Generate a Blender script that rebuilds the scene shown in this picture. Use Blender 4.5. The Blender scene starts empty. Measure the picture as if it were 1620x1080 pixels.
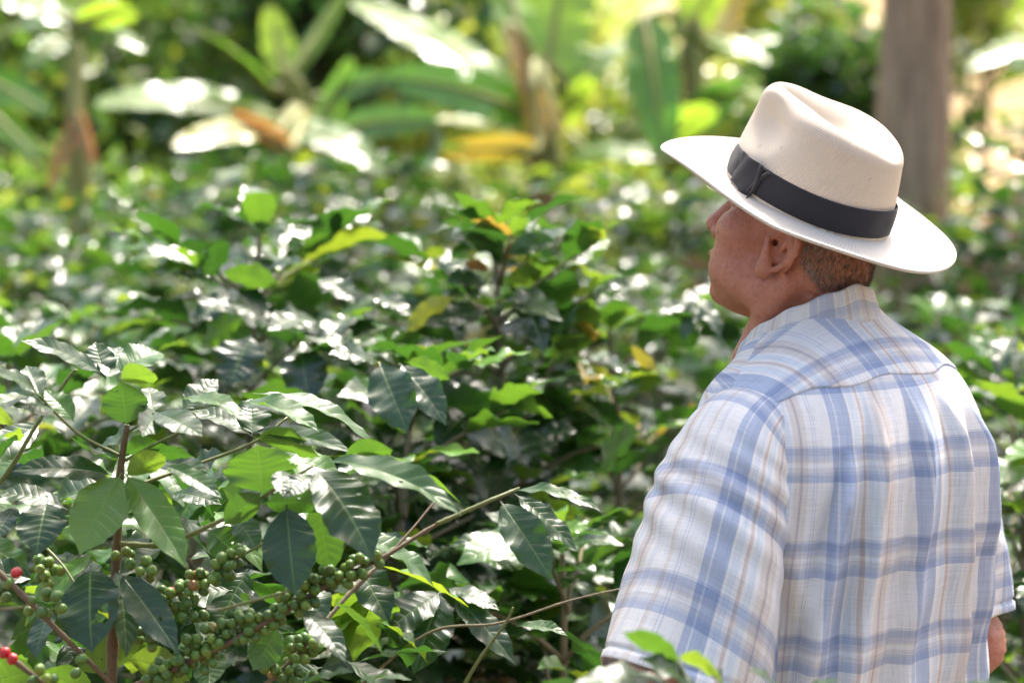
import bpy, math, random
import numpy as np
from mathutils import Vector, Matrix

R = math.radians
random.seed(7)
rng = np.random.default_rng(11)

# ------------------------------------------------------------------ scene, camera, world, sun
sc = bpy.context.scene
C = sc.collection
CAM = Vector((0.0, 0.0, 1.60)); PITCH = R(-3.14); FPX = 85.0 / 36.0 * 1620.0
cd = bpy.data.cameras.new("camera"); cam = bpy.data.objects.new("camera", cd); C.objects.link(cam)
cam.location = CAM; cam.rotation_euler = (R(90) + PITCH, 0, 0)
cd.lens = 85; cd.sensor_width = 36; cd.clip_start = 0.05; cd.clip_end = 400
cd.dof.use_dof = True; cd.dof.focus_distance = 2.74; cd.dof.aperture_fstop = 3.5
sc.camera = cam

SUN_EL, SUN_AZ = R(63), R(24)          # azimuth measured from +Y towards +X
world = bpy.data.worlds.new("World"); sc.world = world; world.use_nodes = True
wn = world.node_tree; wn.nodes.clear()
sky = wn.nodes.new('ShaderNodeTexSky'); sky.sky_type = 'NISHITA'; sky.sun_disc = False
sky.sun_elevation = SUN_EL; sky.sun_rotation = SUN_AZ; sky.air_density = 1.0; sky.dust_density = 7.0; sky.ozone_density = 0.6
bg = wn.nodes.new('ShaderNodeBackground'); bg.inputs['Strength'].default_value = 0.15
wo = wn.nodes.new('ShaderNodeOutputWorld')
wn.links.new(sky.outputs[0], bg.inputs[0]); wn.links.new(bg.outputs[0], wo.inputs[0])
sd = bpy.data.lights.new("sun", 'SUN'); sun = bpy.data.objects.new("sun", sd); C.objects.link(sun)
sd.energy = 2.9; sd.angle = R(7); sd.color = (1.0, 0.95, 0.87)
sdir = Vector((math.sin(SUN_AZ) * math.cos(SUN_EL), math.cos(SUN_AZ) * math.cos(SUN_EL), math.sin(SUN_EL)))
sun.rotation_euler = sdir.to_track_quat('Z', 'Y').to_euler(); sun.location = (3, 6, 12)
sc.view_settings.view_transform = 'Standard'; sc.view_settings.look = 'None'
sc.view_settings.exposure = 1.58; sc.view_settings.gamma = 1.0; sc.view_settings.use_curve_mapping = False
sc.cycles.use_denoising = True; sc.cycles.sample_clamp_indirect = 6.0; sc.cycles.caustics_reflective = False
sc.cycles.max_bounces = 8; sc.cycles.transparent_max_bounces = 6

# ------------------------------------------------------------------ helpers
def at(px, py, Y):
    "a point of the place at depth Y (metres from the camera), surveyed from the photograph"
    v = Vector(((px - 810) / FPX, 1.0, (540 - py) / FPX))
    c, s = math.cos(PITCH), math.sin(PITCH)
    d = Vector((v.x, v.y * c - v.z * s, v.y * s + v.z * c))
    return CAM + d * (Y / d.y)

def tag(o, label=None, cat=None, group=None, kind=None):
    if label: o['label'] = label
    if cat: o['category'] = cat
    if group: o['group'] = group
    if kind: o['kind'] = kind
    return o

def empty(name, loc=(0, 0, 0), rz=0.0):
    o = bpy.data.objects.new(name, None); C.objects.link(o); o.location = loc; o.rotation_euler = (0, 0, rz)
    o.empty_display_size = 0.1
    return o

def link(name, me, mat=None, parent=None, smooth=True):
    if mat is not None and not me.materials: me.materials.append(mat)
    if smooth: me.polygons.foreach_set('use_smooth', np.ones(len(me.polygons), bool)); me.update()
    o = bpy.data.objects.new(name, me); C.objects.link(o)
    if parent is not None: o.parent = parent
    return o

def mesh_np(name, V, F, uv=None, var=None):
    "V (n,3), F (m,4) or (m,3) index arrays, uv per vertex, var per vertex"
    V = np.asarray(V, np.float32); F = np.asarray(F, np.int32)
    me = bpy.data.meshes.new(name)
    k = F.shape[1]; m = F.shape[0]
    me.vertices.add(len(V)); me.vertices.foreach_set('co', V.ravel())
    me.loops.add(m * k); me.loops.foreach_set('vertex_index', F.ravel())
    me.polygons.add(m); me.polygons.foreach_set('loop_start', np.arange(0, m * k, k, dtype=np.int32))
    try: me.polygons.foreach_set('loop_total', np.full(m, k, np.int32))
    except Exception: pass
    if uv is not None:
        ul = me.uv_layers.new(name='UVMap'); ul.data.foreach_set('uv', np.asarray(uv, np.float32)[F.ravel()].ravel())
    if var is not None:
        a = me.attributes.new('var', 'FLOAT', 'POINT'); a.data.foreach_set('value', np.asarray(var, np.float32))
    me.update(calc_edges=True); me.validate()
    return me

def grid_faces(nu, nv, wrap_v=False, off=0):
    "faces of a (nu x nv) vertex grid"
    i = np.arange(nu - 1)[:, None]; j = np.arange(nv if wrap_v else nv - 1)[None, :]
    j2 = (j + 1) % nv
    a = i * nv + j; b = (i + 1) * nv + j; c = (i + 1) * nv + j2; d = i * nv + j2
    return np.stack([a, b, c, d], -1).reshape(-1, 4) + off

def catmull(P, n):
    P = np.asarray(P, float); m = len(P)
    if m == 2: return P[0] + (P[1] - P[0]) * np.linspace(0, 1, n)[:, None]
    Q = np.vstack([2 * P[0] - P[1], P, 2 * P[-1] - P[-2]])
    u = np.linspace(0, m - 1 - 1e-6, n); k = u.astype(int); t = (u - k)[:, None]
    a, b, c, d = Q[k], Q[k + 1], Q[k + 2], Q[k + 3]
    return 0.5 * (2 * b + (c - a) * t + (2 * a - 5 * b + 4 * c - d) * t ** 2 + (3 * b - a - 3 * c + d) * t ** 3)

def interp(xs, ys, x):
    "smooth (Catmull-Rom) interpolation of a profile"
    xs = np.asarray(xs, float); ys = np.asarray(ys, float); x = np.asarray(x, float)
    k = np.clip(np.searchsorted(xs, x) - 1, 0, len(xs) - 2)
    t = np.clip((x - xs[k]) / (xs[k + 1] - xs[k]), 0, 1)
    m = np.gradient(ys, xs); h = xs[k + 1] - xs[k]
    return ((2*t**3-3*t**2+1)*ys[k] + (t**3-2*t**2+t)*h*m[k] + (-2*t**3+3*t**2)*ys[k+1] + (t**3-t**2)*h*m[k+1])

def tube(path, rad, sides=8, knots=None, rough=0.0):
    "-> V, F of a tapered tube along a path with closed ends (fans folded to a ring)"
    P = np.asarray(path, float); n = len(P); rad = np.broadcast_to(np.asarray(rad, float), (n,))
    T = np.gradient(P, axis=0); T /= np.linalg.norm(T, axis=1)[:, None] + 1e-12
    ref = np.array([0.13, 0.31, 0.94]); 
    if abs(np.dot(T.mean(0), ref)) > 0.9 * np.linalg.norm(T.mean(0)): ref = np.array([0.95, 0.2, 0.1])
    A = np.cross(T, ref); A /= np.linalg.norm(A, axis=1)[:, None] + 1e-12
    B = np.cross(T, A)
    th = np.linspace(0, 2 * np.pi, sides, endpoint=False)
    r = rad[:, None] * (1 + rough * np.sin(3 * th[None] + np.arange(n)[:, None] * 1.7))
    V = P[:, None] + r[..., None] * (np.cos(th)[None, :, None] * A[:, None] + np.sin(th)[None, :, None] * B[:, None])
    V = V.reshape(-1, 3); F = grid_faces(n, sides, True)
    V = np.vstack([V, P[0], P[-1]])
    j = np.arange(sides); j2 = (j + 1) % sides; a0 = n * sides; a1 = a0 + 1; e = (n - 1) * sides
    F = np.vstack([F, np.stack([np.full(sides, a0), j, j2, j2], -1)[:, [0, 1, 2, 2]], np.stack([np.full(sides, a1), e + j2, e + j, e + j], -1)])
    return V, F

class Acc:
    def __init__(s): s.V = []; s.F = []; s.U = []; s.W = []; s.n = 0
    def add(s, V, F, uv=None, var=0.0):
        s.V.append(V); s.F.append(F + s.n); s.n += len(V)
        s.U.append(uv if uv is not None else np.zeros((len(V), 2))); s.W.append(np.broadcast_to(var, (len(V),)))
    def build(s, name, mat, parent=None, smooth=True):
        F = np.vstack(s.F)
        tri = F[:, 3] == F[:, 2]
        V = np.vstack(s.V); U = np.vstack(s.U); W = np.concatenate(s.W)
        return link(name, mesh_mixed(name, V, F, tri, U, W), mat, parent, smooth)

def mesh_mixed(name, V, F, tri, U, W):
    me = bpy.data.meshes.new(name)
    q = F[~tri]; t = F[tri][:, :3]
    loops = np.concatenate([q.ravel(), t.ravel()]).astype(np.int32)
    ls = np.concatenate([np.arange(len(q)) * 4, len(q) * 4 + np.arange(len(t)) * 3]).astype(np.int32)
    me.vertices.add(len(V)); me.vertices.foreach_set('co', V.astype(np.float32).ravel())
    me.loops.add(len(loops)); me.loops.foreach_set('vertex_index', loops)
    me.polygons.add(len(ls)); me.polygons.foreach_set('loop_start', ls)
    try: me.polygons.foreach_set('loop_total', np.concatenate([np.full(len(q), 4), np.full(len(t), 3)]).astype(np.int32))
    except Exception: pass
    ul = me.uv_layers.new(name='UVMap'); ul.data.foreach_set('uv', U.astype(np.float32)[loops].ravel())
    a = me.attributes.new('var', 'FLOAT', 'POINT'); a.data.foreach_set('value', W.astype(np.float32))
    me.update(calc_edges=True); me.validate()
    return me

# ------------------------------------------------------------------ node helpers
class NT:
    def __init__(s, name):
        s.m = bpy.data.materials.new(name); s.m.use_nodes = True; s.t = s.m.node_tree; s.t.nodes.clear()
        s.out = s.n('ShaderNodeOutputMaterial')
    def n(s, ty, **kw):
        x = s.t.nodes.new(ty)
        for k, v in kw.items(): setattr(x, k, v)
        return x
    def put(s, sock, v):
        if v is None: return
        if hasattr(v, 'is_linked') or isinstance(v, bpy.types.NodeSocket): s.t.links.new(v, sock)
        elif isinstance(v, (tuple, list)) and len(v) == 3 and sock.type == 'RGBA': sock.default_value = (*v, 1)
        else: sock.default_value = v
    def math(s, op, a, b=None, c=None, clamp=False):
        x = s.n('ShaderNodeMath', operation=op, use_clamp=clamp)
        for i, v in enumerate((a, b, c)): s.put(x.inputs[i], v)
        return x.outputs[0]
    def mix(s, f, a, b, mode='MIX'):
        x = s.n('ShaderNodeMix', data_type='RGBA', blend_type=mode)
        s.put(x.inputs[0], f); s.put(x.inputs[6], a); s.put(x.inputs[7], b); return x.outputs[2]
    def ramp(s, f, stops, interp='LINEAR'):
        x = s.n('ShaderNodeValToRGB'); x.color_ramp.interpolation = interp; e = x.color_ramp.elements
        while len(e) > 1: e.remove(e[-1])
        e[0].position = stops[0][0]; e[0].color = (*stops[0][1], 1) if len(stops[0][1]) == 3 else stops[0][1]
        for p, c in stops[1:]:
            k = e.new(p); k.color = (*c, 1)
        s.put(x.inputs[0], f); return x.outputs[0]
    def noise(s, vec, scale, detail=3, rough=0.55):
        x = s.n('ShaderNodeTexNoise'); s.put(x.inputs['Vector'], vec); x.inputs['Scale'].default_value = scale
        x.inputs['Detail'].default_value = detail; x.inputs['Roughness'].default_value = rough; return x.outputs[0]
    def coord(s, what='Object'):
        return s.n('ShaderNodeTexCoord').outputs[what]
    def mapping(s, vec, scale=(1, 1, 1), loc=(0, 0, 0)):
        x = s.n('ShaderNodeMapping'); s.put(x.inputs[0], vec); x.inputs['Scale'].default_value = scale; x.inputs['Location'].default_value = loc
        return x.outputs[0]
    def bump(s, h, strength, dist):
        x = s.n('ShaderNodeBump'); s.put(x.inputs['Height'], h); x.inputs['Strength'].default_value = strength; x.inputs['Distance'].default_value = dist
        return x.outputs[0]
    def bsdf(s, base, rough=0.6, normal=None, **kw):
        x = s.n('ShaderNodeBsdfPrincipled'); s.put(x.inputs['Base Color'], base); s.put(x.inputs['Roughness'], rough)
        if normal is not None: s.put(x.inputs['Normal'], normal)
        for k, v in kw.items(): s.put(x.inputs[k], v)
        return x.outputs[0]
    def done(s, shader): s.t.links.new(shader, s.out.inputs[0]); return s.m

def leaf_material(name, tops, unders, trans, tmix=0.42, rough=0.30, veins=True, nveins=9.0, spec=0.5):
    T = NT(name)
    var = T.n('ShaderNodeAttribute', attribute_name='var').outputs['Fac']
    geo = T.n('ShaderNodeNewGeometry'); back = geo.outputs['Backfacing']
    uv = T.n('ShaderNodeSeparateXYZ'); T.put(uv.inputs[0], T.coord('UV')); u, v = uv.outputs[0], uv.outputs[1]
    s = T.math('ABSOLUTE', T.math('MULTIPLY', T.math('SUBTRACT', v, 0.5), 2.0))
    ob = T.coord('Object')
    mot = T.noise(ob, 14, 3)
    top = T.ramp(var, tops); und = T.ramp(var, unders); tr = T.ramp(var, trans)
    spc = T.math('ADD', spec * .55, T.math('MULTIPLY', T.noise(ob, 22, 3), spec * .8))
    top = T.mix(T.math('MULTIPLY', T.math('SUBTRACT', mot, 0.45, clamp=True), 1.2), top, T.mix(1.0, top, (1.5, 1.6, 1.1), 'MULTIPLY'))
    spots = T.math('GREATER_THAN', T.noise(ob, 90, 1), 0.80)
    top = T.mix(T.math('MULTIPLY', spots, 0.5), top, (0.12, 0.10, 0.03))
    edge = T.math('MULTIPLY', T.math('MULTIPLY', T.math('SUBTRACT', T.math('ADD', T.noise(ob, 38, 3), T.math('MULTIPLY', s, .16)), .80, clamp=True), 14.0, clamp=True), .8)
    top = T.mix(edge, top, (.11, .065, .025)); tr0 = edge
    nrm = None; rg = rough
    if veins:
        mid = T.math('SUBTRACT', 1.0, T.math('MULTIPLY', s, 16.0), clamp=True)
        ph = T.math('MULTIPLY', T.math('SUBTRACT', u, T.math('MULTIPLY', s, 0.13)), nveins)
        tri = T.math('ABSOLUTE', T.math('SUBTRACT', T.math('FRACT', ph), 0.5))     # 0.5 at vein
        vein = T.math('MULTIPLY', T.math('SUBTRACT', tri, 0.455, clamp=True), 22.0, clamp=True)
        allv = T.math('MAXIMUM', mid, T.math('MULTIPLY', vein, 0.35))
        top = T.mix(T.math('MULTIPLY', allv, 0.7), top, (0.18, 0.30, 0.08)); und = T.mix(T.math('MULTIPLY', allv, 0.5), und, (0.22, 0.34, 0.12))
        tr = T.mix(T.math('MULTIPLY', allv, 0.5), tr, (0.10, 0.22, 0.02))
        fine = T.noise(ob, 240, 2)
        h = T.math('ADD', T.math('MULTIPLY', allv, -1.0), T.math('MULTIPLY', fine, 0.35))
        h = T.math('SUBTRACT', h, T.math('MULTIPLY', T.math('POWER', T.math('MULTIPLY', tri, 2.0), 2.0), 0.6))
        nrm = T.bump(h, 0.38, 0.0011)
        rg = T.math('ADD', rough, T.math('MULTIPLY', T.math('SUBTRACT', T.noise(ob, 40, 2), 0.5), 0.25))
    if not veins and name == 'coffee_leaf_far': nrm = T.bump(T.noise(ob, 45, 2), .6, .004)
    col = T.mix(back, top, und)
    rgh = T.math('ADD', rg, T.math('MULTIPLY', back, 0.22))
    p = T.bsdf(col, rgh, nrm, **{'Specular IOR Level': spc})
    t = T.n('ShaderNodeBsdfTranslucent'); T.put(t.inputs[0], tr)
    if nrm is not None: T.put(t.inputs['Normal'], nrm)
    m = T.n('ShaderNodeMixShader'); m.inputs[0].default_value = tmix; T.put(m.inputs[1], p); T.put(m.inputs[2], t.outputs[0])
    return T.done(m.outputs[0])

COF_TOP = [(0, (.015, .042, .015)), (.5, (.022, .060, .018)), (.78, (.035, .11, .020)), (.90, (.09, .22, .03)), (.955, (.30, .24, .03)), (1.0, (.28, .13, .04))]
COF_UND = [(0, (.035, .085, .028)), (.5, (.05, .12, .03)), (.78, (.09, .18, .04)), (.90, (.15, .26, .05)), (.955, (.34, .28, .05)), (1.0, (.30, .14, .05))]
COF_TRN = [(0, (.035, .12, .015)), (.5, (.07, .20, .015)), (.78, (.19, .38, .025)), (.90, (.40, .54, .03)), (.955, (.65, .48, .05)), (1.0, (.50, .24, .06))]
M = {}
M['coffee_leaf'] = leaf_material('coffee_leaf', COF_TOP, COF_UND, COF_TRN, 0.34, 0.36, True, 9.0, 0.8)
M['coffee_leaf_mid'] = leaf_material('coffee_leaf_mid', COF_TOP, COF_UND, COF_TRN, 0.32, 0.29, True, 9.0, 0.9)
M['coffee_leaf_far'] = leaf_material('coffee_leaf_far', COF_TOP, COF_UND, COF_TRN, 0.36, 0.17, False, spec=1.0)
BAN_TOP = [(0, (.03, .11, .02)), (.5, (.07, .20, .03)), (.8, (.16, .30, .03)), (.92, (.50, .42, .05)), (1.0, (.38, .16, .05))]
BAN_UND = [(0, (.06, .15, .05)), (.5, (.10, .24, .06)), (.8, (.18, .34, .06)), (.92, (.50, .42, .08)), (1.0, (.40, .19, .08))]
BAN_TRN = [(0, (.14, .42, .04)), (.5, (.30, .62, .05)), (.8, (.56, .82, .05)), (.92, (1.0, .72, .06)), (1.0, (.8, .32, .08))]
M['banana_leaf'] = leaf_material('banana_leaf', BAN_TOP, BAN_UND, BAN_TRN, 0.44, 0.28, False, spec=1.0)
M['tree_leaf'] = leaf_material('tree_leaf', [(0, (.022, .06, .022)), (.5, (.09, .16, .04)), (1, (.30, .34, .08))], [(0, (.05, .10, .04)), (.5, (.08, .15, .05)), (1, (.2, .26, .08))],
                               [(0, (.10, .28, .04)), (.5, (.28, .50, .05)), (1, (.7, .75, .10))], 0.38, 0.22, False, spec=1.0)

def bark(name, c1, c2, scale=(8, 8, 1.2), bumpd=0.01, rough=0.85, nscale=6):
    T = NT(name); co = T.mapping(T.coord('Object'), scale)
    n1 = T.noise(co, nscale, 6, 0.65); n2 = T.noise(T.coord('Object'), 3, 2)
    col = T.mix(T.math('MULTIPLY', T.math('SUBTRACT', n1, 0.35, clamp=True), 2.4, clamp=True), c1, c2)
    col = T.mix(T.math('MULTIPLY', n2, 0.35), col, tuple(x * 1.3 for x in c2))
    return T.done(T.bsdf(col, rough, T.bump(n1, 0.8, bumpd)))
M['twig_green'] = bark('twig_green', (.10, .12, .03), (.16, .17, .05), (30, 30, 30), 0.0006, 0.5, 8)
M['twig_brown'] = bark('twig_brown', (.075, .045, .022), (.17, .115, .06), (30, 30, 30), 0.0008, 0.65, 8)
M['twig_grey'] = bark('twig_grey', (.11, .09, .05), (.26, .215, .13), (30, 30, 30), 0.001, 0.8, 8)
M['trunk_bark'] = bark('trunk_bark', (.15, .085, .045), (.62, .43, .28), (7, 7, 0.9), 0.03, 0.9, 4)
M['dark_bark'] = bark('dark_bark', (.05, .035, .025), (.14, .10, .07), (9, 9, 1.2), 0.02, 0.9, 5)
M['banana_stem'] = bark('banana_stem', (.15, .17, .035), (.32, .30, .08), (5, 5, 0.6), 0.01, 0.5, 5)
M['banana_stem_dry'] = bark('banana_stem_dry', (.16, .08, .04), (.42, .24, .13), (7, 7, 0.7), 0.01, 0.8, 5)

# ------------------------------------------------------------------ leaves in bulk
def leaves(acc, base, d, n, L, W, droop, fold, wave, var, nu=12, nv=6, shape=0, holes=None, nrib=9, ripple=None):
    """base,d,n (N,3): d is the base->tip direction, n the side that is the leaf's upper face; L,W,... (N,)"""
    base = np.atleast_2d(base).astype(float); d = np.atleast_2d(d).astype(float); n = np.atleast_2d(n).astype(float)
    N = len(base); bc = lambda a: np.broadcast_to(np.asarray(a, float), (N,))
    L, W, droop, fold, wave, var = map(bc, (L, W, droop, fold, wave, var))
    d = d / np.linalg.norm(d, axis=1)[:, None]
    n = n - d * (n * d).sum(1)[:, None]; n /= np.linalg.norm(n, axis=1)[:, None] + 1e-9
    side = np.cross(n, d)
    t = np.linspace(0, 1, nu + 1); s = np.linspace(-1, 1, nv + 1)
    a = droop[:, None] * (0.5 - t)[None]
    dt = 1.0 / nu
    am = (a[:, 1:] + a[:, :-1]) / 2
    cx = np.concatenate([np.zeros((N, 1)), np.cumsum(np.cos(am), 1)], 1) * dt
    cz = np.concatenate([np.zeros((N, 1)), np.cumsum(np.sin(am), 1)], 1) * dt
    sc_ = 1.0 / np.maximum(cx[:, -1:], 0.3); cx = cx * sc_; cz = cz * sc_
    pet = 0.07 if shape == 0 else 0.0
    tb = np.clip((t - pet) / (1 - pet), 0, 1)
    if shape == 0:   prof = np.sin(np.pi * tb ** 0.88) ** 0.75 * (1 - 0.55 * np.clip((tb - .82) / .18, 0, 1) ** 1.0)
    elif shape == 1: prof = np.clip(np.sin(np.pi * np.clip(tb, 0, 1) ** 0.75), 0, 1) ** 0.45
    else:            prof = np.sin(np.pi * tb) ** 0.8
    prof = np.maximum(prof, 0.035)
    ph = rng.random(N) * 6.28
    tt = t[None, :, None]; ss = s[None, None, :]; aS = np.abs(ss)
    hw = (W[:, None] * 0.5 * prof[None])[:, :, None]
    jag = 1 + 0.022 * np.sin(2 * np.pi * tt * nrib + ph[:, None, None]) * (aS > .8) * (np.abs(wave[:, None, None]) > 0)
    X = L[:, None, None] * cx[:, :, None] + 0 * ss
    rib = np.abs(np.sin(np.pi * nrib * (tt - 0.13 * aS))) ** .8
    Z = L[:, None, None] * cz[:, :, None] + hw * aS * fold[:, None, None] \
        + wave[:, None, None] * hw * (0.062 * (rib - .6) * np.clip(4 * aS * (1.25 - aS), 0, 1)
          + 0.15 * aS ** 2 * np.sin(2 * np.pi * (nrib * .42) * tt + ph[:, None, None] + (ss > 0) * 2.1)
          + 0.17 * aS * np.sin(2 * np.pi * (nrib * .2) * tt + 2 * ph[:, None, None] + (ss > 0) * 1.3))
    S = hw * ss * jag
    Pn = base[:, None, None] + X[..., None] * d[:, None, None] + S[..., None] * side[:, None, None] + Z[..., None] * n[:, None, None]
    F1 = grid_faces(nu + 1, nv + 1); cnt = (nu + 1) * (nv + 1)
    U = np.stack([np.broadcast_to(tb[:, None], (nu + 1, nv + 1)), np.broadcast_to((s[None] + 1) / 2, (nu + 1, nv + 1))], -1).reshape(-1, 2)
    if holes:
        fc = U[F1].mean(1); keep = np.ones(len(F1), bool)
        for (hu, hv, ru, rv) in holes:
            ang = np.arctan2(fc[:, 1] - hv, fc[:, 0] - hu)
            keep &= ((fc[:, 0] - hu) / ru) ** 2 + ((fc[:, 1] - hv) / rv) ** 2 > 1 + .35 * np.sin(3 * ang + hu * 20)
        F1 = F1[keep]
    F = (F1[None] + (np.arange(N) * cnt)[:, None, None]).reshape(-1, 4)
    acc.add(Pn.reshape(-1, 3), F, np.tile(U, (N, 1)), np.repeat(var, cnt))

# ------------------------------------------------------------------ coffee bushes
def coffee(name, loc, H=1.6, lod='mid', seed=1, parent_tag=None, spread=0.55, leafL=0.13, dens=1.0, young=0.12, orange=0.0, rz=0.0, extra=None):
    r = np.random.default_rng(seed); young = young * .6
    root = empty(name, loc, rz)
    S = Acc(); base = []; dd = []; nn = []; LL = []; vv = []
    lean = (r.random(2) - .5) * 0.12
    zs = np.linspace(0, H, 14)
    wob = np.stack([lean[0] * zs / H + .012 * np.sin(zs * 7 + seed), lean[1] * zs / H + .012 * np.cos(zs * 6 + seed), zs], -1)
    S.add(*tube(wob, np.linspace(.016, .004, 14), 6), var=0)
    npair = int((H - 0.3) / 0.062 * dens)
    for k in range(npair):
        z = 0.32 + (H - 0.36) * (k + .5 * r.random()) / npair
        f = z / H
        az0 = k * math.pi / 2 + r.normal() * .25
        for q in (0, 1):
            az = az0 + q * math.pi + r.normal() * .15
            ln = spread * (1.08 - f) ** 0.62 * (0.75 + .5 * r.random()) + .05
            el = R(12 + 32 * f) + r.normal() * .12; sag = (0.9 - .5 * f) * ln
            m = max(4, int(ln / 0.048))
            t = np.linspace(0, 1, m + 1)
            o = np.array([np.interp(z, wob[:, 2], wob[:, 0]), np.interp(z, wob[:, 2], wob[:, 1]), z])
            h = np.array([math.cos(az), math.sin(az), 0])
            p = o + h * (ln * t * math.cos(el))[:, None] + np.array([0, 0, 1]) * (ln * math.sin(el) * t - sag * .5 * t ** 2)[:, None]
            p[:, :2] += (np.cumsum(r.normal(size=(m + 1, 2)), 0) * .006)
            S.add(*tube(p, np.linspace(.0042, .0016, m + 1), 4 if lod != 'near' else 6), var=0)
            st = 1 if ln < .2 else int(m * .30)
            for i in range(st, m + 1):
                T = p[min(i + 1, m)] - p[max(i - 1, 0)]; T /= np.linalg.norm(T)
                sd_ = np.cross(T, [0, 0, 1]); sd_ /= np.linalg.norm(sd_) + 1e-6
                for sg in (-1, 1):
                    if r.random() < .10: continue
                    a = R(r.uniform(35, 72)); 
                    dv = T * math.cos(a) + sd_ * sg * math.sin(a) + np.array([0, 0, r.normal() * .24 - .50 + .45 * f])
                    nv_ = np.array([0, 0, 1.]) + r.normal(size=3) * (.50 if lod == 'far' else .38) + T * .25
                    base.append(p[i]); dd.append(dv); nn.append(nv_)
                    LL.append(leafL * r.uniform(.65, 1.15) * (1 - .35 * (i == m)))
                    x = r.random(); yv = .15 + .5 * r.random()
                    if i >= m - 1 and x < .45 or x < young: yv = r.uniform(.72, .92)
                    if r.random() < orange: yv = r.uniform(.93, 1.0)
                    vv.append(yv)
            if lod != 'far':
                T = p[-1] - p[-2]; base.append(p[-1]); dd.append(T); nn.append([0, 0, 1]); LL.append(leafL * .6); vv.append(.8)
    for k in range(8):      # the leader's top
        az = k * math.pi / 4 * 2.1 + seed; base.append(wob[-1]); dd.append([math.cos(az), math.sin(az), r.uniform(.0, .75)]); nn.append([-.2 * math.cos(az), -.2 * math.sin(az), 1])
        LL.append(leafL * r.uniform(.6, .95)); vv.append(r.uniform(.3, .84))
    N = len(base); LL = np.array(LL)
    A = Acc()
    nu, nv = {'near': (20, 8), 'mid': (12, 6), 'far': (6, 4)}[lod]
    leaves(A, base, dd, nn, LL, LL * r.uniform(.38, .48, N), r.uniform(.15, 1.1, N), r.uniform(.05, .35, N), r.uniform(.5, 1.3, N), vv, nu, nv)
    for (b_, t_, w, hint, dr, va) in (extra or []):
        p = np.array(at(*b_)) - np.array(loc); q = np.array(at(*t_)) - np.array(loc)
        leaves(A, p, q - p, hint, np.linalg.norm(q - p), w / FPX * b_[2], dr, .15, .9, va, 30, 12)
    A.build('foliage', M['coffee_leaf_mid'] if lod != 'far' else M['coffee_leaf_far'], root)
    S.build('stem', M['twig_grey'], root)
    return root

def copy_thing(o, loc, rz, scale=1.0):
    c = o.copy(); C.objects.link(c); c.location = loc; c.rotation_euler = (0, 0, rz); c.scale = (scale,) * 3
    for ch in list(o.children):
        k = ch.copy(); C.objects.link(k); k.parent = c
    return c

def ground_z(x, y):
    y = np.asarray(y, float); x = np.asarray(x, float)
    base = np.where(y > 11, (y - 11) * .06, 0.0) + np.where(y > 19, (y - 19) ** 1.25 * .17, 0.0)
    return base + .05 * np.sin(x * 1.3 + y * .7) + .04 * np.sin(y * 1.9 - x) + np.where(y > 15, .25 * np.sin(x * .5 + 1) * np.sin(y * .35), 0)

# ---- the setting: one sheet of ground rising to a hillside
def build_ground():
    x = np.concatenate([np.linspace(-120, -12, 24), np.linspace(-11, 11, 90), np.linspace(12, 120, 24)])
    y = np.concatenate([np.linspace(-60, -6, 14), np.linspace(-5, 26, 110), np.linspace(27, 160, 50)])
    Y, X = np.meshgrid(y, x, indexing='ij')
    Z = ground_z(X, np.minimum(Y, 70))
    V = np.stack([X, Y, Z], -1).reshape(-1, 3)
    F = grid_faces(len(y), len(x))[:, ::-1]
    T = NT('soil'); co = T.coord('Object')
    sp = T.n('ShaderNodeSeparateXYZ'); T.put(sp.inputs[0], co)
    n1 = T.noise(co, 5, 6, .7); n2 = T.noise(co, .35, 4); n3 = T.noise(co, 40, 3)
    soil = T.ramp(n1, [(.3, (.05, .035, .022)), (.5, (.12, .085, .055)), (.62, (.20, .15, .09)), (.72, (.07, .10, .03))])
    dry = T.ramp(T.noise(T.mapping(co, (1, 1, .35)), 3.2, 6, .75), [(.32, (.13, .17, .04)), (.42, (.30, .22, .09)), (.52, (.52, .34, .17)), (.66, (.60, .46, .22))])
    green = T.ramp(n1, [(.3, (.08, .13, .03)), (.5, (.22, .26, .07)), (.65, (.36, .33, .13))])
    far = T.math('MULTIPLY', T.math('SUBTRACT', sp.outputs[1], 17.5, clamp=False), .5, clamp=True)
    rt = T.math('MULTIPLY', T.math('ADD', T.math('SUBTRACT', sp.outputs[0], T.math('MULTIPLY', sp.outputs[1], .03)), T.math('MULTIPLY', T.math('SUBTRACT', n2, .5), 4.0)), .8, clamp=True)
    hill = T.mix(rt, green, dry)
    o = link('ground', mesh_np('ground', V, F[:, :]), T.done(T.bsdf(T.mix(far, soil, hill), .95, T.bump(T.math('ADD', n1, T.math('MULTIPLY', n3, .3)), .8, .03))))
    # make sure the sheet faces up
    if o.data.polygons[0].normal.z < 0: o.data.flip_normals()
    tag(o, kind='structure')
build_ground()

def G(px, Y, dz=0.0):
    "the ground point seen in column px at depth Y"
    x = (px - 810) / FPX * Y
    return (x, Y, float(ground_z(x, Y)) + dz)

protos = {}
def coffee_at(px, Y, H, lod, seed, label, group, rz=None, **kw):
    key = (lod, seed)
    if lod == 'far' and key in protos:
        src, H0 = protos[key]
        o = copy_thing(src, G(px, Y), (px * .017 + Y) % 6.28 if rz is None else rz, H / H0)
    else:
        o = coffee('coffee_bush', G(px, Y), H, lod, seed, rz=0.0, **kw); protos[key] = (o, H)
    tag(o, label, 'coffee bush', group)
    return o

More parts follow.
